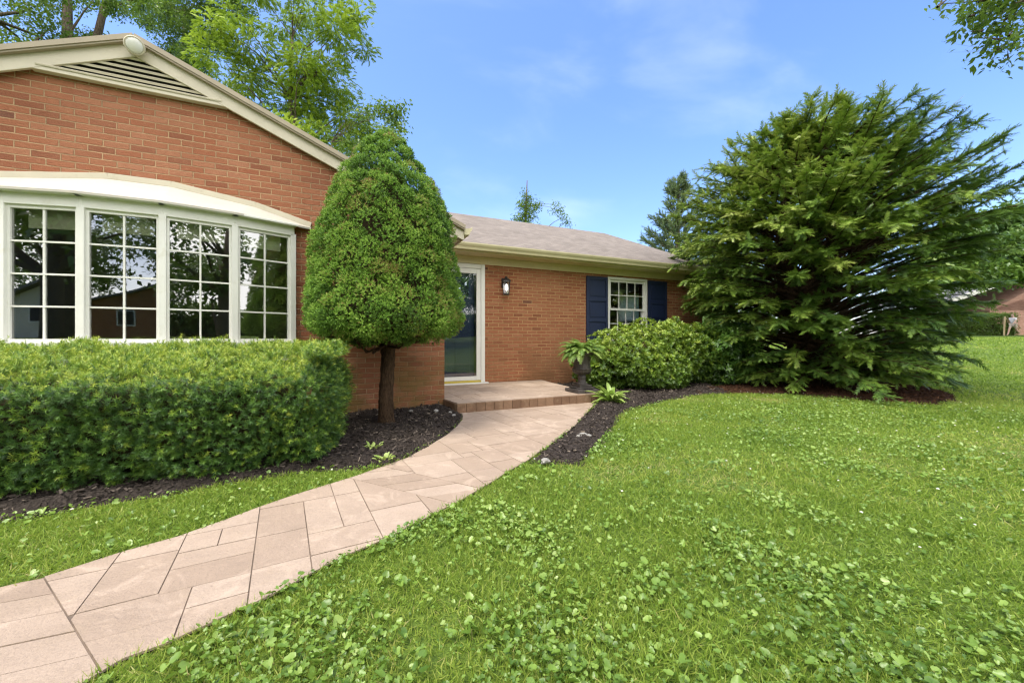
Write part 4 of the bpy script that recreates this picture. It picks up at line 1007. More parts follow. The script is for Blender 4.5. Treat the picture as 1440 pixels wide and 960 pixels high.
# ---- urn, fern, plinth, small plants
UX, UY = 3.655, 5.30
pl = thing('plinth', 'low dark block plinth under the iron urn at the porch edge', 'plinth', (UX, UY, PZ + .004))
pb = MB()
for i in range(3):
    for j in range(3):
        pb.box(UX - .195 + i * .131, UX - .195 + i * .131 + .126, UY - .195 + j * .131, UY - .195 + j * .131 + .126, PZ + .006, PZ + .062 + random.uniform(-.006, .006))
pb.build('blocks', MT['stone_dark'], pl, bevel=.006)
pb = MB(); pb.box(UX - .15, UX + .15, UY - .15, UY + .15, PZ + .068, PZ + .088); pb.build('cap_stone', MT['stone_dark'], pl, bevel=.008)
urn = thing('garden_urn', 'weathered black iron garden urn with fluted bowl on the porch corner', 'urn', (UX, UY, PZ + .089))
uz = PZ + .089
ub = MB(); ub.box(UX - .115, UX + .115, UY - .115, UY + .115, uz, uz + .035); ub.build('foot', MT['iron'], urn, bevel=.006)
ub = MB(); ub.lathe([(.105, .036), (.10, .05), (.075, .065), (.062, .09), (.060, .13), (.070, .16), (.058, .172), (.066, .19)], (UX, UY, uz), 28); ub.build('stem', MT['iron'], urn, smooth=True)
ub = MB(); ub.lathe([(.066, .19), (.105, .205), (.138, .235), (.150, .27)], (UX, UY, uz), 40, .05); ub.build('lower_bowl', MT['iron'], urn)
ub = MB(); ub.lathe([(.150, .271), (.158, .28), (.150, .292), (.135, .30), (.132, .36), (.138, .43), (.155, .49), (.185, .52), (.200, .53), (.200, .545), (.180, .545), (.150, .52), (.05, .51)], (UX, UY, uz), 40, .018); ub.build('upper_bowl', MT['iron'], urn)
fern = thing('potted_fern', 'arching light green fern spilling over the rim of the iron urn', 'fern', (UX, UY, uz + .51))
def fern_mesh(c_, n, L, seed, drop=1.0):
    r = random.Random(seed); V, F, T = [], [], []
    for k in range(n):
        a_ = r.uniform(0, 6.283); l = L * r.uniform(.7, 1.15); e0 = R(r.uniform(20, 80)); pts = []; p = Vector(c_) + Vector((math.cos(a_), math.sin(a_), 0)) * r.uniform(0, .07); e = e0; m_ = 13
        for i in range(m_ + 1):
            pts.append(p.copy()); p = p + Vector((math.cos(a_) * math.cos(e), math.sin(a_) * math.cos(e), math.sin(e))) * (l / m_); e -= R(9.5) * drop * r.uniform(.7, 1.3)
        t0_ = r.uniform(.3, .8)
        for i in range(1, m_ + 1):
            d_ = (pts[i] - pts[i - 1]).normalized(); sd_ = d_.cross(Vector((0, 0, 1)))
            if sd_.length < 1e-3: continue
            sd_.normalize(); w_ = .055 * math.sin(math.pi * min(1, .12 + .88 * i / (m_ + 1)) ** .8) + .008
            for sgn in (-1, 1):
                for h_ in (0, .5):
                    q_ = pts[i - 1].lerp(pts[i], h_); tipp = q_ + sd_ * sgn * w_ * r.uniform(.8, 1.1) + d_ * w_ * .35 + Vector((0, 0, -w_ * .25 + r.uniform(-.004, .004))); b_ = len(V)
                    V += [q_ - d_ * .006, q_ + d_ * .008, tipp + d_ * .004, tipp - d_ * .003]; F.append((b_, b_ + 1, b_ + 2, b_ + 3)); T.append(min(1, max(0, t0_ + r.uniform(-.1, .1))))
    return np.array([tuple(v) for v in V]), np.array(F), np.array(T)
V, F, T = fern_mesh((UX, UY, uz + .52), 140, .40, 61, .82)
MT['fern'] = foliage('fern_frond', [(0, (.055, .12, .025)), (.5, (.16, .27, .05)), (.85, (.30, .40, .09)), (1, (.42, .45, .15))], .35, .45, .35)
link('fronds', mesh_np('fronds', V, F, T), MT['fern'], fern)
MB().lathe([(.14, uz + .515), (.10, uz + .53), (.02, uz + .535)], (UX, UY, 0), 20).build('soil', MT['mulch'], fern)
def blade_leaf(out_, base, az, L, W, e0, curl, t, r, n=6):
    V, F, T = out_; p = Vector(base); e = e0; b_ = len(V); hx = Vector((-math.sin(az), math.cos(az), 0))
    for i in range(n + 1):
        f_ = i / n; w_ = W * math.sin(math.pi * min(1, .10 + .9 * f_)) ** .8 * .5 if i < n else .001
        nrm = Vector((-math.cos(az) * math.sin(e), -math.sin(az) * math.sin(e), math.cos(e)))
        V += [p - hx * w_ + nrm * w_ * .5, p, p + hx * w_ + nrm * w_ * .5]
        p = p + Vector((math.cos(az) * math.cos(e), math.sin(az) * math.cos(e), math.sin(e))) * (L / n); e -= curl / n
        if i: 
            a0 = b_ + (i - 1) * 3
            F += [(a0, a0 + 1, a0 + 4, a0 + 3), (a0 + 1, a0 + 2, a0 + 5, a0 + 4)]; T += [t, t + .06]
def clump(c_, n, L, W, seed, e=(25, 80), curl=(40, 110), tb=(.3, .9)):
    r = random.Random(seed); o_ = ([], [], [])
    for k in range(n):
        a_ = k * 2.399 + r.uniform(-.3, .3); blade_leaf(o_, Vector(c_) + Vector((math.cos(a_), math.sin(a_), 0)) * r.uniform(.01, .06), a_, L * r.uniform(.65, 1.1), W * r.uniform(.8, 1.15), R(r.uniform(*e)), R(r.uniform(*curl)), r.uniform(*tb), r)
    return np.array([tuple(v) for v in o_[0]]), np.array(o_[1]), np.array(o_[2])
hx_, hy_ = gp(862, 565, .04)
V, F, T = clump((hx_, hy_ + .05, .03), 46, .36, .075, 71, (15, 80), (40, 100))
MT['hosta'] = foliage('pale_leaf', [(0, (.09, .19, .03)), (.5, (.25, .37, .07)), (1, (.42, .50, .16))], .3, .38, .45)
tag(link('leafy_perennial', mesh_np('leafy_perennial', V, F, T, smooth=True), MT['hosta']), 'pale green clump of strap leaves in mulch beside the porch step', 'plant')
k_ = 0
for (px, py, n, L, lab) in ((526, 629, 12, .055, 'small pale green sprout in dark mulch right of the spruce trunk'), (541, 645, 16, .05, 'low sprout in mulch against the path edge nearest the grass strip')):
    x, y = gp(px, py, .05); V, F, T = clump((x, y, .05), n, L, .028, 80 + k_, (20, 70), (10, 60), (.5, .95)); k_ += 1
    tag(link('weed_sprout', mesh_np('weed_sprout', V, F, T, smooth=True), MT['hosta']), lab, 'weed')
def rock(x, y, z, s, seed, lab, grp=None):
    bm = bmesh.new(); bmesh.ops.create_icosphere(bm, subdivisions=3, radius=1)
    for v in bm.verts:
        q_ = float(vnoise(np.array([v.co.x * 1.4 + seed]), np.array([v.co.y * 1.4]), np.array([v.co.z * 1.4]), seed)[0]); v.co *= .72 + .55 * q_
        v.co = Vector((v.co.x * s[0], v.co.y * s[1], v.co.z * s[2])) + Vector((x, y, z))
    me = bpy.data.meshes.new('rock'); bm.to_mesh(me); bm.free(); o_ = link('rock', me, MT['rock']); return tag(o_, lab, 'rock', grp)
x, y = gp(820, 613, .05); rock(x, y, .055, (.085, .042, .026), 3, 'flat pale grey rock lying in the mulch strip beside the path')
x, y = gp(767, 649, .03); rock(x, y, .035, (.04, .03, .022), 5, 'small pale stone at the lawn end of the mulch strip')
for i, (px, py, s_) in enumerate(((578, 578, .028), (613, 578, .03), (633, 580, .026), (638, 584, .022))):
    x, y = gp(px, py, .06); rock(x, y, .065, (s_, s_ * .7, s_ * .6), 7 + i, 'small white stone in dark mulch by the corner of the porch', 'white stones in the mulch by the porch')

# ================================================================== BIG YEW
YBX, YBY = dr(8.15, 6.05)
yew = thing('spreading_yew', 'huge dark spreading yew with feathery limbs sweeping up to the right', 'tree', (YBX, YBY, 0))
g = np.random.default_rng(91); Rv = np.array([CA, -SA, 0]); Dv = np.array([SA, CA, 0])
spray = [t_sprig(.165, 18, .052, .0105, 60, 3 + k, flat=True, tip=.17) for k in range(3)]
def shell(dirs):
    rx = dirs @ Rv; up = dirs[:, 2]
    rad = np.where(up > 0, 2.95, 2.5) * np.ones(len(dirs))
    rad = rad * (1 + .10 * np.clip(rx, 0, 1) * (up < .0)) + .70 * np.clip(rx - .25, 0, 1) * np.clip(1 - np.abs(up - .42) * 1.6, 0, 1)
    rad = rad * (1 - .05 * np.clip(-rx, 0, 1)); return rad
nb = 700; dirs = unit(g.normal(size=(nb, 3)) * np.array([1, 1, .95])); dirs[:, 2] = np.where(dirs[:, 2] < -.75, -dirs[:, 2], dirs[:, 2]); dirs = unit(dirs)
tips = np.array([0, 0, 2.55]) + dirs * (shell(dirs) * g.uniform(.80, 1.06, nb))[:, None]; tips[:, 2] = np.maximum(tips[:, 2], .22 + .25 * g.random(nb))
na_ = 110; la = g.uniform(0, 2 * np.pi, na_); lr = g.uniform(1.5, 2.9, na_) * np.where(np.cos(la) * SA + np.sin(la) * CA < -.2, .80, 1) * np.where(np.cos(la) * CA - np.sin(la) * SA < -.3, .85, 1.08); tips = np.concatenate([tips, np.stack([np.cos(la) * lr, np.sin(la) * lr, g.uniform(.12, .75, na_)], 1)]); nb += na_
# long feathery leaders toward the upper right
nl = 22; el = R(1) * g.uniform(28, 52, nl); lat = g.normal(size=nl) * .28
Ld = unit(Rv[None] * np.cos(el)[:, None] + Dv[None] * lat[:, None] + np.array([0, 0, 1.])[None] * np.sin(el)[:, None])
Lt = np.array([0, 0, 2.35]) + Ld * g.uniform(3.05, 3.9, nl)[:, None] * np.where(el > R(45), .86, 1)[:, None]; Lt[:, 2] = np.minimum(Lt[:, 2], 5.75)
dq_ = (8.15 + tips @ Dv) / 8.15; lat_ = tips @ Rv; zz_ = 1 + (tips[:, 2] - 1) / dq_
hi_ = np.interp(zz_, [.2, .6, 1.2, 2.0, 2.8, 3.5, 4.2, 4.9, 5.4], [2.6, 3.35, 3.1, 2.4, 2.05, 2.2, 2.7, 2.3, 1.4]) * g.uniform(.84, 1.0, len(tips)) * dq_
lo_ = -np.interp(zz_, [.2, .65, 1.4, 2.1, 3.1, 4.0, 4.9, 5.4], [1.5, 1.85, 2.2, 2.45, 2.75, 2.5, 1.95, 1.1]) * g.uniform(.84, 1.04, len(tips)) * dq_
tips = tips + Rv * (np.clip(lat_, lo_, hi_) - lat_)[:, None]
tips = np.concatenate([tips, Lt]); lead = np.concatenate([np.zeros(nb, bool), np.ones(nl, bool)])
bt = MB(); SPp, SPd, SPu, SPt, SPs = [], [], [], [], []
for k in range(len(tips)):
    t = tips[k]; hd = math.hypot(t[0], t[1]); rx = float(unit(t[:2][None])[0] @ Rv[:2]) if hd > .01 else 0
    rise = (.62 if lead[k] else (.06 + .30 * max(0, t[2] / 5) + .28 * max(0, rx))) * hd; z0_ = float(np.clip(t[2] - rise, .12, 4.3)); st_ = g.normal(size=2) * .16 * (1 + z0_ * .3)
    p0 = np.array([st_[0], st_[1], z0_]); up_ = 0.25 if not lead[k] else .05
    mid = p0 * .45 + t * .55 + np.array([0, 0, (.20 if t[2] < 3.4 and not lead[k] else -.02) * hd]) + g.normal(size=3) * np.array([.12, .12, .05])
    ts = np.linspace(0, 1, 9)[:, None]; pts = (1 - ts) ** 2 * p0 + 2 * ts * (1 - ts) * mid + ts ** 2 * t
    bt.tube([tuple(p + np.array([YBX, YBY, 0])) for p in pts], list(np.linspace(.030, .005, 9) * (1.3 if lead[k] else 1)), 5, False)
    L = np.linalg.norm(t - p0); m_ = int(L * (43 if not lead[k] else 62) * g.uniform(.7, 1.25)); tt = (g.uniform(.34, 1.0, m_) ** .75)[:, None]
    pp = (1 - tt) ** 2 * p0 + 2 * tt * (1 - tt) * mid + tt ** 2 * t; dd = unit(2 * (1 - tt) * (mid - p0) + 2 * tt * (t - mid))
    side = unit(np.cross(dd, np.array([0, 0, 1.])) + 1e-6); sg = np.where(g.random(m_) < .5, 1, -1)[:, None]
    d_ = unit(dd * g.uniform(.45, 1.1, (m_, 1)) + side * sg * g.uniform(.35, 1, (m_, 1)) + g.normal(size=(m_, 3)) * .34 + np.array([0, 0, -.22 if not lead[k] else -.02]))
    SPp.append(pp); SPd.append(d_); SPu.append(unit(np.array([0, 0, 1.]) + g.normal(size=(m_, 3)) * .35)); SPs.append(g.uniform(.45, 1.3, m_) * (1.05 - .45 * tt[:, 0] if lead[k] else 1))
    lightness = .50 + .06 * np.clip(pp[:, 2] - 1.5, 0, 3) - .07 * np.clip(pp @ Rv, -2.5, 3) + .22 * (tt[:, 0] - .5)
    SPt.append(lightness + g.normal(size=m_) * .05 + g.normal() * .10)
P = np.concatenate(SPp); d = np.concatenate(SPd); U = np.concatenate(SPu); S = np.concatenate(SPs); T0 = np.clip(np.concatenate(SPt), .02, 1)
parts = []
for k in range(3):
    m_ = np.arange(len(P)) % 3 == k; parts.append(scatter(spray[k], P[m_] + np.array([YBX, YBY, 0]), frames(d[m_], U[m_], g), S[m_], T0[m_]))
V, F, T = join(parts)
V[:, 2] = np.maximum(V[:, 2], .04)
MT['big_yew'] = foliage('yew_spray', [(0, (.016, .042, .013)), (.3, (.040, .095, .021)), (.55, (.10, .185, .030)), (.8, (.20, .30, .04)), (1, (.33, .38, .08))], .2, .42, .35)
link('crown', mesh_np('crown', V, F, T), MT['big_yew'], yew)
for k in range(7):
    a_ = k * .9 + .2; l = .12 if k else 0; bt.tube([(YBX + l * math.cos(a_), YBY + l * math.sin(a_), -.05), (YBX + 2.2 * l * math.cos(a_), YBY + 2.2 * l * math.sin(a_), 1.2), (YBX + 3.5 * l * math.cos(a_), YBY + 3.5 * l * math.sin(a_), 2.8), (YBX + 5 * l * math.cos(a_ + .2), YBY + 5 * l * math.sin(a_), 4.6)], [.13, .10, .075, .02], 9)
bt.build('trunk', MT['bark_dark'], yew, smooth=True)

# ================================================================== BACKGROUND TREES
def crown_leaf(n, L, W, seed, droop=.5, spread=.28):
    """a loose twig of n leaves"""
    r = random.Random(seed); out_ = []
    for k in range(n):
        p = Vector((r.gauss(0, spread), r.gauss(0, spread), r.gauss(0, spread))); d_ = Vector((r.gauss(0, 1), r.gauss(0, 1), r.gauss(0, .6) - droop)).normalized()
        out_.append((t_leaf(L * r.uniform(.7, 1.2), W * r.uniform(.8, 1.2), .12, .2, p, d_, (r.gauss(0, .4), r.gauss(0, .4), 1)), r.uniform(-.12, .12)))
    return t_join(out_)
def pinnate(n, L, lw, seed):
    """compound leaf: leaflets hanging along a drooping rachis"""
    r = random.Random(seed); out_ = []
    for k in range(n):
        t = (k // 2 + 1) / (n / 2); s_ = 1 if k % 2 else -1; p = Vector((t * L * .95, 0, -.35 * L * t * t)); d_ = Vector((.5, s_ * 1.0, -.45)).normalized()
        out_.append((t_leaf(L * .42, lw, .1, .2, p, d_, (0, 0, 1)), r.uniform(-.08, .1)))
    return t_join(out_)
def tree(name, label, base, trunk_pts, radii, clumps, tpl, count, mat, seed, group=None, bark='bark', tint=(.45, .16), cat='tree', flat=.75, size=(.8, 1.3), limb=1.0, boughs=()):
    """trunk and limbs as one tapered mesh; crown leaves gathered in uneven clumps (centre, radius)"""
    g = np.random.default_rng(seed); r = random.Random(seed); bx, by = base[0], base[1]; bz = float(terrain(bx, by)); t = thing(name, label, cat, (bx, by, bz), group)
    b = MB(); pts = [Vector((bx + p[0], by + p[1], bz + p[2])) for p in trunk_pts]; b.tube(pts, radii, 10); radii = list(radii)
    for bp, brd in boughs:
        bq = [Vector((bx + p[0], by + p[1], bz + p[2])) for p in bp]; b.tube(bq, brd, 8, False); pts = pts + bq[1:]; radii = radii + [x / max(limb, .01) * .8 for x in brd[1:]]
    C = np.array([(bx + c[0], by + c[1], bz + c[2]) for c, _ in clumps]); Rr = np.array([q_ for _, q_ in clumps])
    for c_, rad in zip(C, Rr):
        hd = [(Vector(c_) - p).length + (2 if p.z > c_[2] - .3 * math.hypot(c_[0] - p.x, c_[1] - p.y) else 0) for p in pts]; i = int(np.argmin(hd)); p = pts[i]; rr2 = radii[i] * limb
        m_ = (p + Vector(c_)) / 2 + Vector((r.uniform(-.3, .3), r.uniform(-.3, .3), .12 * (Vector(c_) - p).length)); q_ = Vector(c_)
        b.tube([p, p.lerp(m_, .5), m_, m_.lerp(q_, .6) + Vector((0, 0, .1)), q_ + Vector((r.uniform(-1, 1), r.uniform(-1, 1), .4)) * rad * .5], [rr2 * .45, rr2 * .32, rr2 * .24, rr2 * .13, .012], 6, False)
    b.build('trunk', MT[bark], t, smooth=True)
    vol = Rr ** 2; cnt = np.maximum(3, (count * vol / vol.sum())).astype(int); idx = np.repeat(np.arange(len(C)), cnt); n = len(idx)
    d_ = unit(g.normal(size=(n, 3))); rad = g.random(n) ** .45; P = C[idx] + d_ * (Rr[idx] * rad)[:, None] * np.array([1, 1, flat])
    q_ = vnoise(P[:, 0] * 1.6, P[:, 1] * 1.6, P[:, 2] * 1.6, seed); ok = g.random(n) < np.clip((q_ - .28) * 4, .05, 1); P, d_, idx = P[ok], d_[ok], idx[ok]; n = len(P)
    tn = np.clip(tint[0] + tint[1] * g.normal(size=len(C))[idx] * .6 + tint[1] * g.normal(size=n) * .7 + .12 * d_[:, 2], .02, 1)
    out_dir = unit(d_ * np.array([1, 1, .4]) + g.normal(size=(n, 3)) * .35); Rm = frames(out_dir, unit(np.array([0, 0, 1.]) + g.normal(size=(n, 3)) * .25), g)
    # template x axis points outward, z stays up
    Rm2 = np.stack([Rm[:, :, 2], Rm[:, :, 0], Rm[:, :, 1]], 2)
    parts = []
    for k, tp_ in enumerate(tpl):
        m_ = np.arange(n) % len(tpl) == k; parts.append(scatter(tp_, P[m_], Rm2[m_], g.uniform(*size, m_.sum()), tn[m_]))
    V, F, T = join(parts); link('crown', mesh_np('crown', V, F, T), MT[mat], t); return t
def cluster(center, radii, n, rr, seed, hollow=.3):
    g = np.random.default_rng(seed); out_ = []
    for k in range(n):
        d_ = unit(g.normal(size=(1, 3)))[0]; f_ = hollow + (1 - hollow) * g.random() ** .6; out_.append((tuple(np.array(center) + d_ * np.array(radii) * f_), g.uniform(*rr)))
    return out_
MT['locust'] = foliage('locust_leaf', [(0, (.09, .16, .014)), (.4, (.22, .32, .026)), (.7, (.35, .45, .045)), (1, (.48, .56, .11))], .42, .45, .3)
MT['oak'] = foliage('oak_leaf', [(0, (.03, .065, .014)), (.4, (.08, .15, .026)), (.75, (.17, .26, .04)), (1, (.30, .37, .08))], .4, .42, .4)
MT['far_leaf'] = foliage('far_leaf', [(0, (.030, .070, .020)), (.4, (.075, .155, .030)), (.75, (.16, .25, .045)), (1, (.30, .36, .09))], .3, .4, .45)
MT['pine'] = foliage('pine_needle', [(0, (.06, .10, .05)), (.5, (.13, .19, .085)), (1, (.24, .29, .12))], .2, .5, .3)
tplP = [pinnate(14, .30, .052, k) for k in range(3)]; tplO = [crown_leaf(10, .13, .07, k, .4, .16) for k in range(3)]

# bright locust behind the wing
bx, by = dr(19, -10.0)
def at(d_, px, py, bx, by):
    """offset from a trunk base for a clump at depth d seen near a photo pixel"""
    x, y = dr(d_, (px - 720) / FPX * d_); return (x - bx, y - by, EYE + (HORIZ - py) / FPX * d_ - float(terrain(bx, by)))
cl = []
g0 = np.random.default_rng(3)
for (px, py, r_) in ((300, 80, 1.3), (350, 60, 1.5), (400, 40, 1.5), (440, 20, 1.4), (470, 40, 1.2), (500, 35, 1.0), (515, 70, .7), (320, 130, 1.1), (370, 110, 1.4), (420, 95, 1.3), (455, 100, 1.1), (480, 100, .8), (350, 160, 1.0), (400, 150, 1.2), (440, 150, 1.1), (470, 140, .8), (445, 185, .8), (480, 165, .7), (420, 180, .9), (500, 20, 1.2), (400, -60, 2), (450, -40, 1.8), (350, -30, 1.6), (330, 20, 1.2), (460, 205, .5), (485, 75, .8), (470, -110, 2.2), (420, -180, 2.2), (300, 40, .9)):
    cl.append((at(19 + g0.uniform(-2.2, 2.2), px, py, bx, by), r_ * .80))
cl += cluster((0, 1.5, 10), (4.5, 4, 5), 22, (.9, 1.6), 8)
tree('locust_tree', 'tall bright yellow-green locust with drooping compound leaves behind the gable roof', (bx, by), [(0, 0, -.2), (.1, 0, 3), (.3, .1, 6), (-.2, .2, 9), (-.6, .3, 12), (-.5, .4, 15)], [.26, .22, .18, .14, .10, .05], cl, tplP, 27000, 'locust', 5, tint=(.48, .18), size=(.5, .85))
# its long thin arm over the spruce
bx2, by2 = dr(17, -7.2)
cl = [(at(17, px, py, bx2, by2), r_) for px, py, r_ in ((512, 163, .38), (530, 158, .36), (548, 160, .34), (562, 153, .22), (556, 166, .22), (520, 172, .2), (566, 182, .2), (498, 190, .25), (505, 205, .22), (488, 205, .3), (545, 182, .14), (500, 172, .3))]
tree('thin_branched_tree', 'sparse slender tree with one arching twig above the tip of the cone spruce', (bx2, by2), [(0, 0, -.2), (-.05, 0, 3), (-.3, 0, 6), (-.5, .1, 9)], [.09, .08, .06, .03], cl, tplO, 240, 'oak', 12, tint=(.5, .15))
# dark trees behind the roof at the far left: three trunks
for i, (px, d_, pts, rad, cls, lab, cnt) in enumerate((
    (22, 16, [(0, 0, -.3), (-.1, 0, 5), (-.35, 0, 9), (-.9, .1, 13), (-1.2, .2, 16)], [.34, .28, .25, .2, .12], ((40, 70, .8), (75, 40, .8), (20, 90, .7), (60, 95, .8), (90, 75, .7), (45, -30, 1.6), (-60, 60, 1.5), (55, 15, .5), (-30, 0, 1.5)), 'dark tree with a leaning grey trunk at the far left above the roof', 900),
    (97, 17, [(0, 0, -.3), (0, 0, 6), (-.05, 0, 11), (-.1, .1, 17)], [.27, .24, .21, .13], ((110, 95, .9), (75, 85, .8), (140, 60, .5), (80, -40, 1.8), (120, 85, .6), (70, 8, .5), (130, 4, .5)), 'tall straight grey trunk with green leaves low behind the roof', 700),
    (118, 17.6, [(0, 0, -.3), (-.1, 0, 7), (0, 0, 11), (.6, .1, 15), (1.2, .2, 18)], [.24, .22, .19, .13, .08], ((128, 70, .6), (165, -40, 1.4), (160, 4, .6), (175, 18, .35), (120, 60, .5), (200, 2, .6)), 'forked grey trunk just right of the tall straight trunk', 500))):
    bx, by = dr(d_, (px - 720) / FPX * d_); c_ = [(at(d_ + g0.uniform(-1, 2), a_, b_, bx, by), r_) for a_, b_, r_ in cls]
    tree('oak_tree', lab, (bx, by), pts, rad, c_, tplO, cnt * 2, 'oak', 30 + i, 'dark trees behind the gable roof')
bx, by = dr(24, -20.5)
c_ = [(at(24 + g0.uniform(-2, 2), a_, b_, bx, by), r_) for a_, b_, r_ in ((215, 10, 1.2), (245, 20, 1.2), (265, 50, 1.1), (250, 80, 1.1), (275, 90, 1.0), (230, 45, .7), (290, 20, 1.3), (235, -30, 1.5), (285, -40, 1.6), (240, 100, .9), (205, 30, .6), (270, 105, .9), (190, -10, .8), (300, 60, 1.0), (335, 5, 1.0), (320, -40, 1.5))]
tree('oak_tree', 'dusky blue-green tree between the gable peak and the bright locust', (bx, by), [(0, 0, -.3), (0, 0, 8), (.3, 0, 13), (.5, .2, 20)], [.35, .3, .22, .08], c_, tplO, 5200, 'oak', 44, 'dark trees behind the gable roof', tint=(.36, .12))
# tops peeping over the main ridge
bx, by = dr(30, (738 - 720) / FPX * 30)
c_ = [(at(30, a_, b_, bx, by), r_) for a_, b_, r_ in ((738, 290, .55), (742, 278, .45), (745, 302, .6), (732, 310, .6), (752, 290, .35), (758, 287, .2), (740, 270, .25), (783, 296, .35), (790, 306, .35), (779, 290, .25), (797, 314, .25), (740, 330, 1.2), (770, 345, 1.2))]
tree('birch_tree', 'small airy treetop peeping over the middle of the main roof ridge', (bx, by), [(0, 0, -.3), (0, 0, 6), (.1, 0, 10), (.2, 0, 12)], [.2, .15, .08, .03], c_, tplO, 900, 'oak', 51, tint=(.55, .14))
# pine right of the roof end
def pine(base, H, label, seed):
    g = np.random.default_rng(seed); bx, by = base; bz = float(terrain(bx, by)); t = thing('pine_tree', label, 'tree', (bx, by, bz)); b = MB(); b.tube([(bx, by, bz - .3), (bx, by, bz + H * .5), (bx + .1, by, bz + H)], [.22, .14, .02], 9); Ps, Ds = [], []
    for k in range(150):
        h = H * (.22 + .78 * g.random() ** .8); a_ = g.uniform(0, 6.283); L = .25 + (H - h) * .40 * g.uniform(.6, 1.2); e = R(g.uniform(8, 38)); p0 = np.array([bx, by, bz + h]); d_ = np.array([math.cos(a_) * math.cos(e), math.sin(a_) * math.cos(e), math.sin(e)])
        b.tube([tuple(p0), tuple(p0 + d_ * L * .5), tuple(p0 + d_ * L + np.array([0, 0, .12 * L]))], [.03, .02, .006], 5, False); m_ = int(L * 16) + 5; tt = g.uniform(.2, 1, (m_, 1)); pp = p0 + d_ * L * tt + np.array([0, 0, .12]) * L * tt ** 2
        Ps.append(pp); Ds.append(unit(d_ + g.normal(size=(m_, 3)) * .6 + np.array([0, 0, .5])))
    P = np.concatenate(Ps); d_ = np.concatenate(Ds); b.build('trunk', MT['bark'], t, smooth=True)
    V, F, T = scatter(t_sprig(.30, 16, .15, .022, 45, 8), P, frames(d_, g=g), g.uniform(.8, 1.2, len(P)), np.clip(.45 + g.normal(size=len(P)) * .18, 0, 1)); link('crown', mesh_np('crown', V, F, T), MT['pine'], t)
px_ = dr(22, (953 - 720) / FPX * 22); pine(px_, 9.2, 'grey-green pine standing behind the end of the roof left of the yew', 61)
# leafy mass to the right of the yew, and a tree far behind it
bx, by = dr(31, (1590 - 720) / FPX * 31)
c_ = [(at(27 + g0.uniform(-2, 3), a_, b_, bx, by), r_) for a_, b_, r_ in ((1345, 335, 1.5), (1375, 320, 1.5), (1410, 315, 1.7), (1440, 310, 1.8), (1480, 310, 2), (1360, 365, 1.6), (1400, 355, 1.8), (1440, 350, 1.8), (1330, 370, 1.4), (1380, 385, 1.3), (1330, 350, 1.2), (1310, 380, 1.4), (1420, 385, 1.3), (1290, 400, 1.4), (1500, 360, 2), (1540, 330, 2.2), (1350, 305, .5), (1340, 310, .4))]
tree('magnolia_tree', 'broad rounded leafy tree over the neighbouring roof right of the yew', (bx, by), [(0, 0, -.3), (0, 0, 2.5), (.2, 0, 5), (.3, 0, 7)], [.3, .25, .18, .06], c_, [crown_leaf(9, .30, .13, k, .3, .26) for k in range(3)], 7000, 'far_leaf', 71, flat=.6, tint=(.5, .16))
bx, by = dr(21, 10.0)
tree('lilac_shrub', 'low leafy shrub glimpsed between the house end and the big yew', (bx, by), [(0, 0, -.2), (.05, 0, .8), (.1, 0, 1.6)], [.08, .06, .03], cluster((0, 0, 1.9), (1.9, 1.9, 1.7), 22, (.5, .8), 83), [crown_leaf(9, .16, .09, k, .3, .16) for k in range(2)], 1500, 'far_leaf', 84, tint=(.55, .14), cat='shrub')
bx, by = dr(40, 22)
tree('maple_tree', 'far pale green tree glimpsed through and left of the yew', (bx, by), [(0, 0, -.3), (0, 0, 4), (.2, 0, 9)], [.35, .28, .1], cluster((0, 0, 4.4), (6, 5, 4.2), 40, (1.2, 2.0), 81), [crown_leaf(9, .26, .15, k, .3, .25) for k in range(2)], 4200, 'far_leaf', 82, tint=(.62, .14))
# tree whose bough hangs into the top right corner
bx, by = dr(4.3, 9.5)
bt_ = [(at(4.1 + g0.uniform(-.35, .35), a_, b_, bx, by), r_) for a_, b_, r_ in ((1400, 12, .20), (1425, 20, .22), (1385, 25, .16), (1410, 45, .18), (1437, 45, .2), (1372, 12, .14), (1395, 62, .12), (1365, 30, .11), (1418, 72, .10), (1440, 10, .25), (1470, 20, .3), (1325, 6, .10), (1350, -10, .16), (1390, -15, .25), (1440, -30, .3), (1500, -20, .4), (1400, 76, .07), (1420, 86, .05), (1440, 62, .14), (1318, 14, .05), (1380, 48, .10))]
q0, q1, q2, q3, q4 = Vector((-.15, 0, 4.6)), Vector(at(4.1, 1560, -70, bx, by)), Vector(at(4.1, 1450, -8, bx, by)), Vector(at(4.1, 1412, 30, bx, by)), Vector(at(4.1, 1372, 2, bx, by))
bough_ = [([q0, q0.lerp(q1, .5) + Vector((0, 0, .35)), q1, q2, q3, Vector(at(4.1, 1402, 72, bx, by))], [.09, .07, .05, .022, .009, .003]), ([q2, q2.lerp(q4, .5), q4, Vector(at(4.1, 1325, 6, bx, by))], [.018, .012, .007, .003])]
bt_ += cluster((-1, 0, 7), (2.5, 2.5, 1.8), 14, (.6, 1.0), 9)
tree('overhanging_tree', 'tree whose drooping leafy bough hangs into the sky at the top right', (bx, by), [(0, 0, -.2), (0, 0, 2.5), (-.15, 0, 4.6), (-.4, 0, 6.5), (-.8, 0, 8)], [.2, .17, .13, .09, .04], bt_, [crown_leaf(8, .062, .030, k, .7, .06) for k in range(3)], 4600, 'oak', 93, tint=(.36, .15), flat=.9, limb=.28, boughs=bough_)

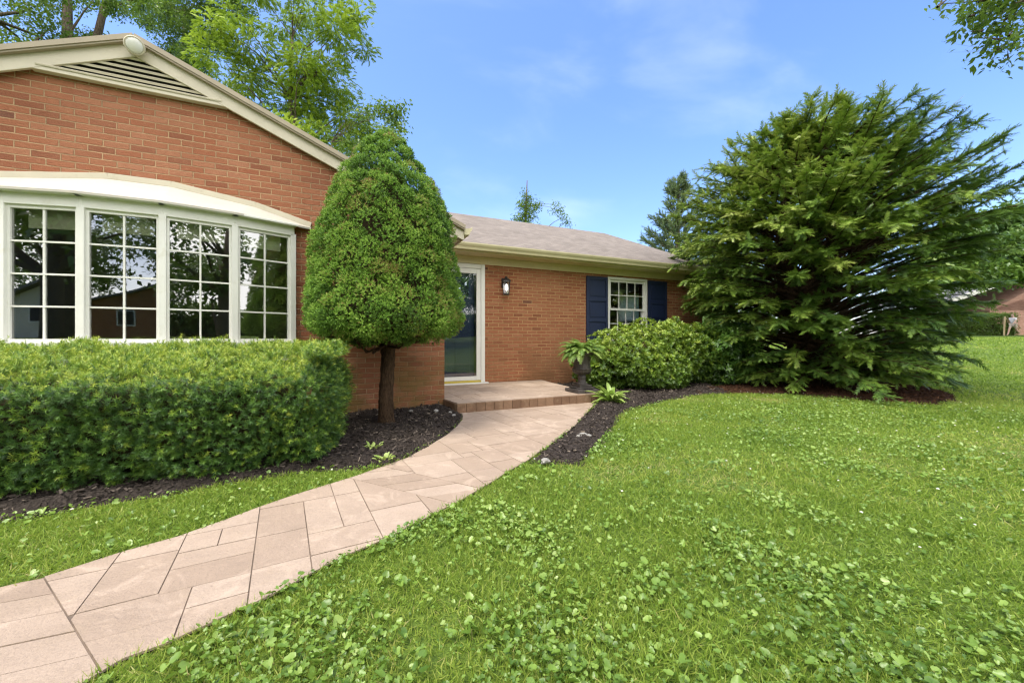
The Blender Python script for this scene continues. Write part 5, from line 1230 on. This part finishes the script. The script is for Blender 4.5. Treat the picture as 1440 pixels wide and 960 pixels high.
# ================================================================== FAR RIGHT: NEIGHBOUR, HEDGE, WALKER
nh = thing('neighbour_house', 'distant pink brick house with white raked eave behind the walker', 'house', (*dr(37, 49), 1.0))
def P3(d_, px, z): x, y = dr(d_, (px - 720) / FPX * d_); return Vector((x, y, z))
A0, A1 = P3(36, 1392, .6), P3(36, 1640, .6); back = Vector((SA, CA, 0)) * 9
zl, za_ = 3.4, 6.4; mid = (A0 + A1) / 2
b = MB(); b.prism([A0, A1, A1 + UPV * 2.9, Vector((mid.x, mid.y, za_ - .2)), A0 + UPV * 2.9], back); b.build('wall', MT['brick_far'], nh)
e0 = P3(35.4, 1312, 4.95); ap = P3(35.4, 1560, 9.0) 
e0, ap, e1 = P3(35.4, 1330, 3.0 + 1.35), P3(35.4, 1520, 8.6), P3(35.4, 1710, 4.35)
b = MB()
for p, q_ in ((e0, ap), (ap, e1)): b.prism([p, q_, q_ - UPV * .14, p - UPV * .14], back * 1.1)
b.build('roof', MT['far_roof'], nh)
b = MB()
for p, q_ in ((e0, ap), (ap, e1)): b.prism([p - UPV * .02, q_ - UPV * .02, q_ - UPV * .42, p - UPV * .42], -Vector((SA, CA, 0)) * .06)
b.build('rake_board', MT['white'], nh)
b = MB(); b.prism([Vector((A0.x, A0.y, 3.5)), Vector((A1.x, A1.y, 3.5)), Vector((mid.x, mid.y, 7.6))], back * .9); b.build('gable', MT['brick_far'], nh)
def far_hedge(pa, pb, w_, h, label, seed, dens=420, sz=1.0):
    g = np.random.default_rng(seed); pa, pb = np.array(pa), np.array(pb); L = np.linalg.norm(pb - pa); ax_ = (pb - pa) / L; nn = np.array([ax_[1], -ax_[0]]); n = int(L * dens)
    t = thing('clipped_hedge', label, 'hedge', (*((pa + pb) / 2), 0)); u = g.uniform(0, L, n); s_ = g.uniform(0, 2 * h + w_, n); y = np.where(s_ < h, -w_ / 2, np.where(s_ < h + w_, s_ - h - w_ / 2, w_ / 2)); z = np.where(s_ < h, s_, np.where(s_ < h + w_, h, 2 * h + w_ - s_))
    P = np.stack([pa[0] + ax_[0] * u + nn[0] * -y, pa[1] + ax_[1] * u + nn[1] * -y, z], 1) + g.normal(size=(n, 3)) * .06; P[:, 2] += terrain(P[:, 0], P[:, 1])
    V, F, T = scatter(crown_leaf(10, .11, .05, 4, -.2, .07), P, frames(unit(g.normal(size=(n, 3)) + np.array([0, 0, .8])), g=g), sz * g.uniform(.8, 1.2, n), np.clip(.34 + .3 * (z >= h) + g.normal(size=n) * .12, 0, 1)); link('foliage', mesh_np('foliage', V, F, T), MT['oak'], t)
    b = MB(); q0, q1 = Vector((*pa, .6)), Vector((*pb, .6)); b.bar(q0 + UPV * h * .35, q1 + UPV * h * .35, w_ * .7, h * 1.1); b.build('shaded_core', MT['dark_core'], t)
far_hedge(dr(33.5, 32.0), dr(34.5, 43.2), 1.2, 1.75, 'low clipped dark hedge in front of the distant brick house', 5)
x, y = dr(32.4, (1412.5 - 720) / FPX * 32.4); z = float(terrain(x, y))
b = MB(); b.obox((x, y, z + .75), (.035, -.015, 0), (.015, .035, 0), (.09, 0, .8)); tag(b.build('wooden_stake', MT['wood']), 'pale leaning wooden stake in front of the dark clipped hedge', 'stake')

# walking person
px0, py0 = dr(32.0, (1425 - 720) / FPX * 32.0); pz0 = float(terrain(px0, py0))
per = thing('person', 'person in pale top and tan shorts striding past the clipped hedge', 'person', (px0, py0, pz0))
def skin_mesh(name, verts, edges, rad, mat, root=0, sub=2):
    """verts as (along walking direction, sideways, up)"""
    W_ = [(px0 - v[0] * CA + v[1] * SA, py0 + v[0] * SA + v[1] * CA, pz0 + v[2]) for v in verts]
    me = bpy.data.meshes.new(name); me.from_pydata(W_, edges, []); o_ = link(name, me, mat, per); s_ = o_.modifiers.new('skin', 'SKIN'); 
    for i, r_ in enumerate(rad): me.skin_vertices[0].data[i].radius = r_ if hasattr(r_, '__len__') else (r_, r_)
    me.skin_vertices[0].data[root].use_root = True
    ss_ = o_.modifiers.new('subdivision', 'SUBSURF'); ss_.levels = ss_.render_levels = sub; s_.use_smooth_shade = True; return o_
bv = [(0, 0, .92), (.01, 0, 1.12), (.03, 0, 1.36), (.05, 0, 1.48), (.08, 0, 1.58), (.085, 0, 1.70),
      (.02, .10, .88), (.20, .11, .50), (.30, .11, .10), (.40, .11, .04), (-.02, -.10, .88), (-.12, -.11, .48), (-.38, -.11, .16), (-.33, -.11, .05),
      (.03, .19, 1.38), (-.10, .24, 1.12), (-.02, .24, .90), (.02, .24, .82), (.03, -.19, 1.38), (.14, -.24, 1.12), (.30, -.22, .96), (.36, -.21, .90)]
be = [(0, 1), (1, 2), (2, 3), (3, 4), (4, 5), (0, 6), (6, 7), (7, 8), (8, 9), (0, 10), (10, 11), (11, 12), (12, 13), (2, 14), (14, 15), (15, 16), (16, 17), (2, 18), (18, 19), (19, 20), (20, 21)]
br = [(.13, .15), (.12, .14), (.12, .15), (.055, .055), (.085, .08), (.08, .075), .09, .062, .042, .035, .09, .062, .042, .035, .06, .042, .034, .03, .06, .042, .034, .03]
skin_mesh('body', bv, be, br, MT['skin'])
skin_mesh('shirt', [(0, 0, .90), (.01, 0, 1.12), (.03, 0, 1.36), (.04, 0, 1.43), (.03, .19, 1.38), (-.06, .225, 1.2), (.03, -.19, 1.38), (.10, -.225, 1.2)], [(0, 1), (1, 2), (2, 3), (2, 4), (4, 5), (2, 6), (6, 7)], [(.15, .17), (.14, .165), (.14, .175), (.075, .08), .075, .06, .075, .06], MT['shirt'])
skin_mesh('shorts', [(0, 0, .93), (.02, .10, .86), (.14, .11, .62), (-.02, -.10, .86), (-.09, -.11, .60)], [(0, 1), (1, 2), (0, 3), (3, 4)], [(.145, .165), .11, .095, .11, .095], MT['shorts'])
skin_mesh('hair', [(.05, 0, 1.63), (.06, 0, 1.72)], [(0, 1)], [.088, .085], MT['hair'])

# ================================================================== ACROSS THE STREET (mirrored in the windows)
k_ = 0
for (x, y, H, s_, lab) in ((-5, -42, 9, 41, 'far shade tree behind the red street house'), (3, -34, 8, 42, 'far shade tree in the gap right of the red street house'), (14, -33, 8.5, 43, 'far shade tree south east of the lawn'), (-22, -38, 9, 44, 'far shade tree between the two street houses'), (-38, -22, 9, 45, 'far shade tree west of the beige street house'), (-15, -6, 8.5, 26, 'shade tree west of the path mirrored in the leftmost bow pane'), (-20, -11, 9, 27, 'shade tree beside the beige street house'), (-30, -10, 10, 28, 'tallest shade tree behind the beige street house'), (-9, -24, 9, 29, 'shade tree before the red street house'), (-13, -19, 8, 21, 'broad shade tree across the lawn mirrored in the left bow panes'), (-6, -17, 8.5, 22, 'tall shade tree behind the camera mirrored in the middle bow panes'), (4, -16, 7.5, 23, 'shade tree south of the path mirrored in the right bow panes'), (-22, -24, 9, 24, 'far shade tree beyond the beige house'), (8.5, -21, 7, 30, 'wide low shade tree mirrored in the middle of the storm door'), (13, -20, 8, 25, 'shade tree mirrored in the storm door')):
    tree('shade_tree', lab, (x, y), [(0, 0, -.3), (0, 0, 3), (.2, 0, 5), (.2, .2, H)], [.35, .28, .22, .08], cluster((0, 0, H * .80), (4.8, 4.8, H * .46), 26, (1.0, 1.7), s_), [crown_leaf(9, .32, .18, 3 + k_, .2, .35)], 700, 'far_leaf', s_, 'shade trees across the street', tint=(.5, .16)); k_ += 1
def simple_house(c_, w_, dp, h, rise, wallm, label):
    x, y = c_; z = float(terrain(x, y)); t = thing('street_house', label, 'house', (x, y, z)); b = MB(); b.prism([(x - w_, y, z - .2), (x + w_, y, z - .2), (x + w_, y, z + h), (x, y, z + h + rise), (x - w_, y, z + h)], (0, -dp, 0)); b.build('wall', wallm, t)
    b = MB()
    for s_ in (-1, 1): b.prism([(x, y + .4, z + h + rise + .05), (x + s_ * (w_ + .5), y + .4, z + h - rise * .5 / w_ + .05), (x + s_ * (w_ + .5), y + .4, z + h - rise * .5 / w_ + .2), (x, y + .4, z + h + rise + .22)], (0, -dp - .8, 0))
    b.build('roof', MT['far_roof'], t)
    for k in (-.55, .45):
        b = MB(); b.box(x + k * w_ - .6, x + k * w_ + .6, y + .003, y + .06, z + 1.0, z + 2.2); f = b.build('window', MT['white'], t)
        b = MB(); b.box(x + k * w_ - .5, x + k * w_ + .5, y + .061, y + .07, z + 1.1, z + 2.1); b.build('pane', MT['black'], f)
simple_house((-27, -18), 4.5, 8, 2.7, 1.6, MT['siding'], 'beige gabled house across the street mirrored in the left panes')
simple_house((-12, -32), 5.5, 8, 2.7, 1.8, MT['brick_main'], 'red brick house across the street mirrored in the middle panes')

far_hedge((-60, -46), (45, -46), 2.5, 3.2, 'tall distant hedge behind the street houses mirrored low in the panes', 9, 60, 4.0)
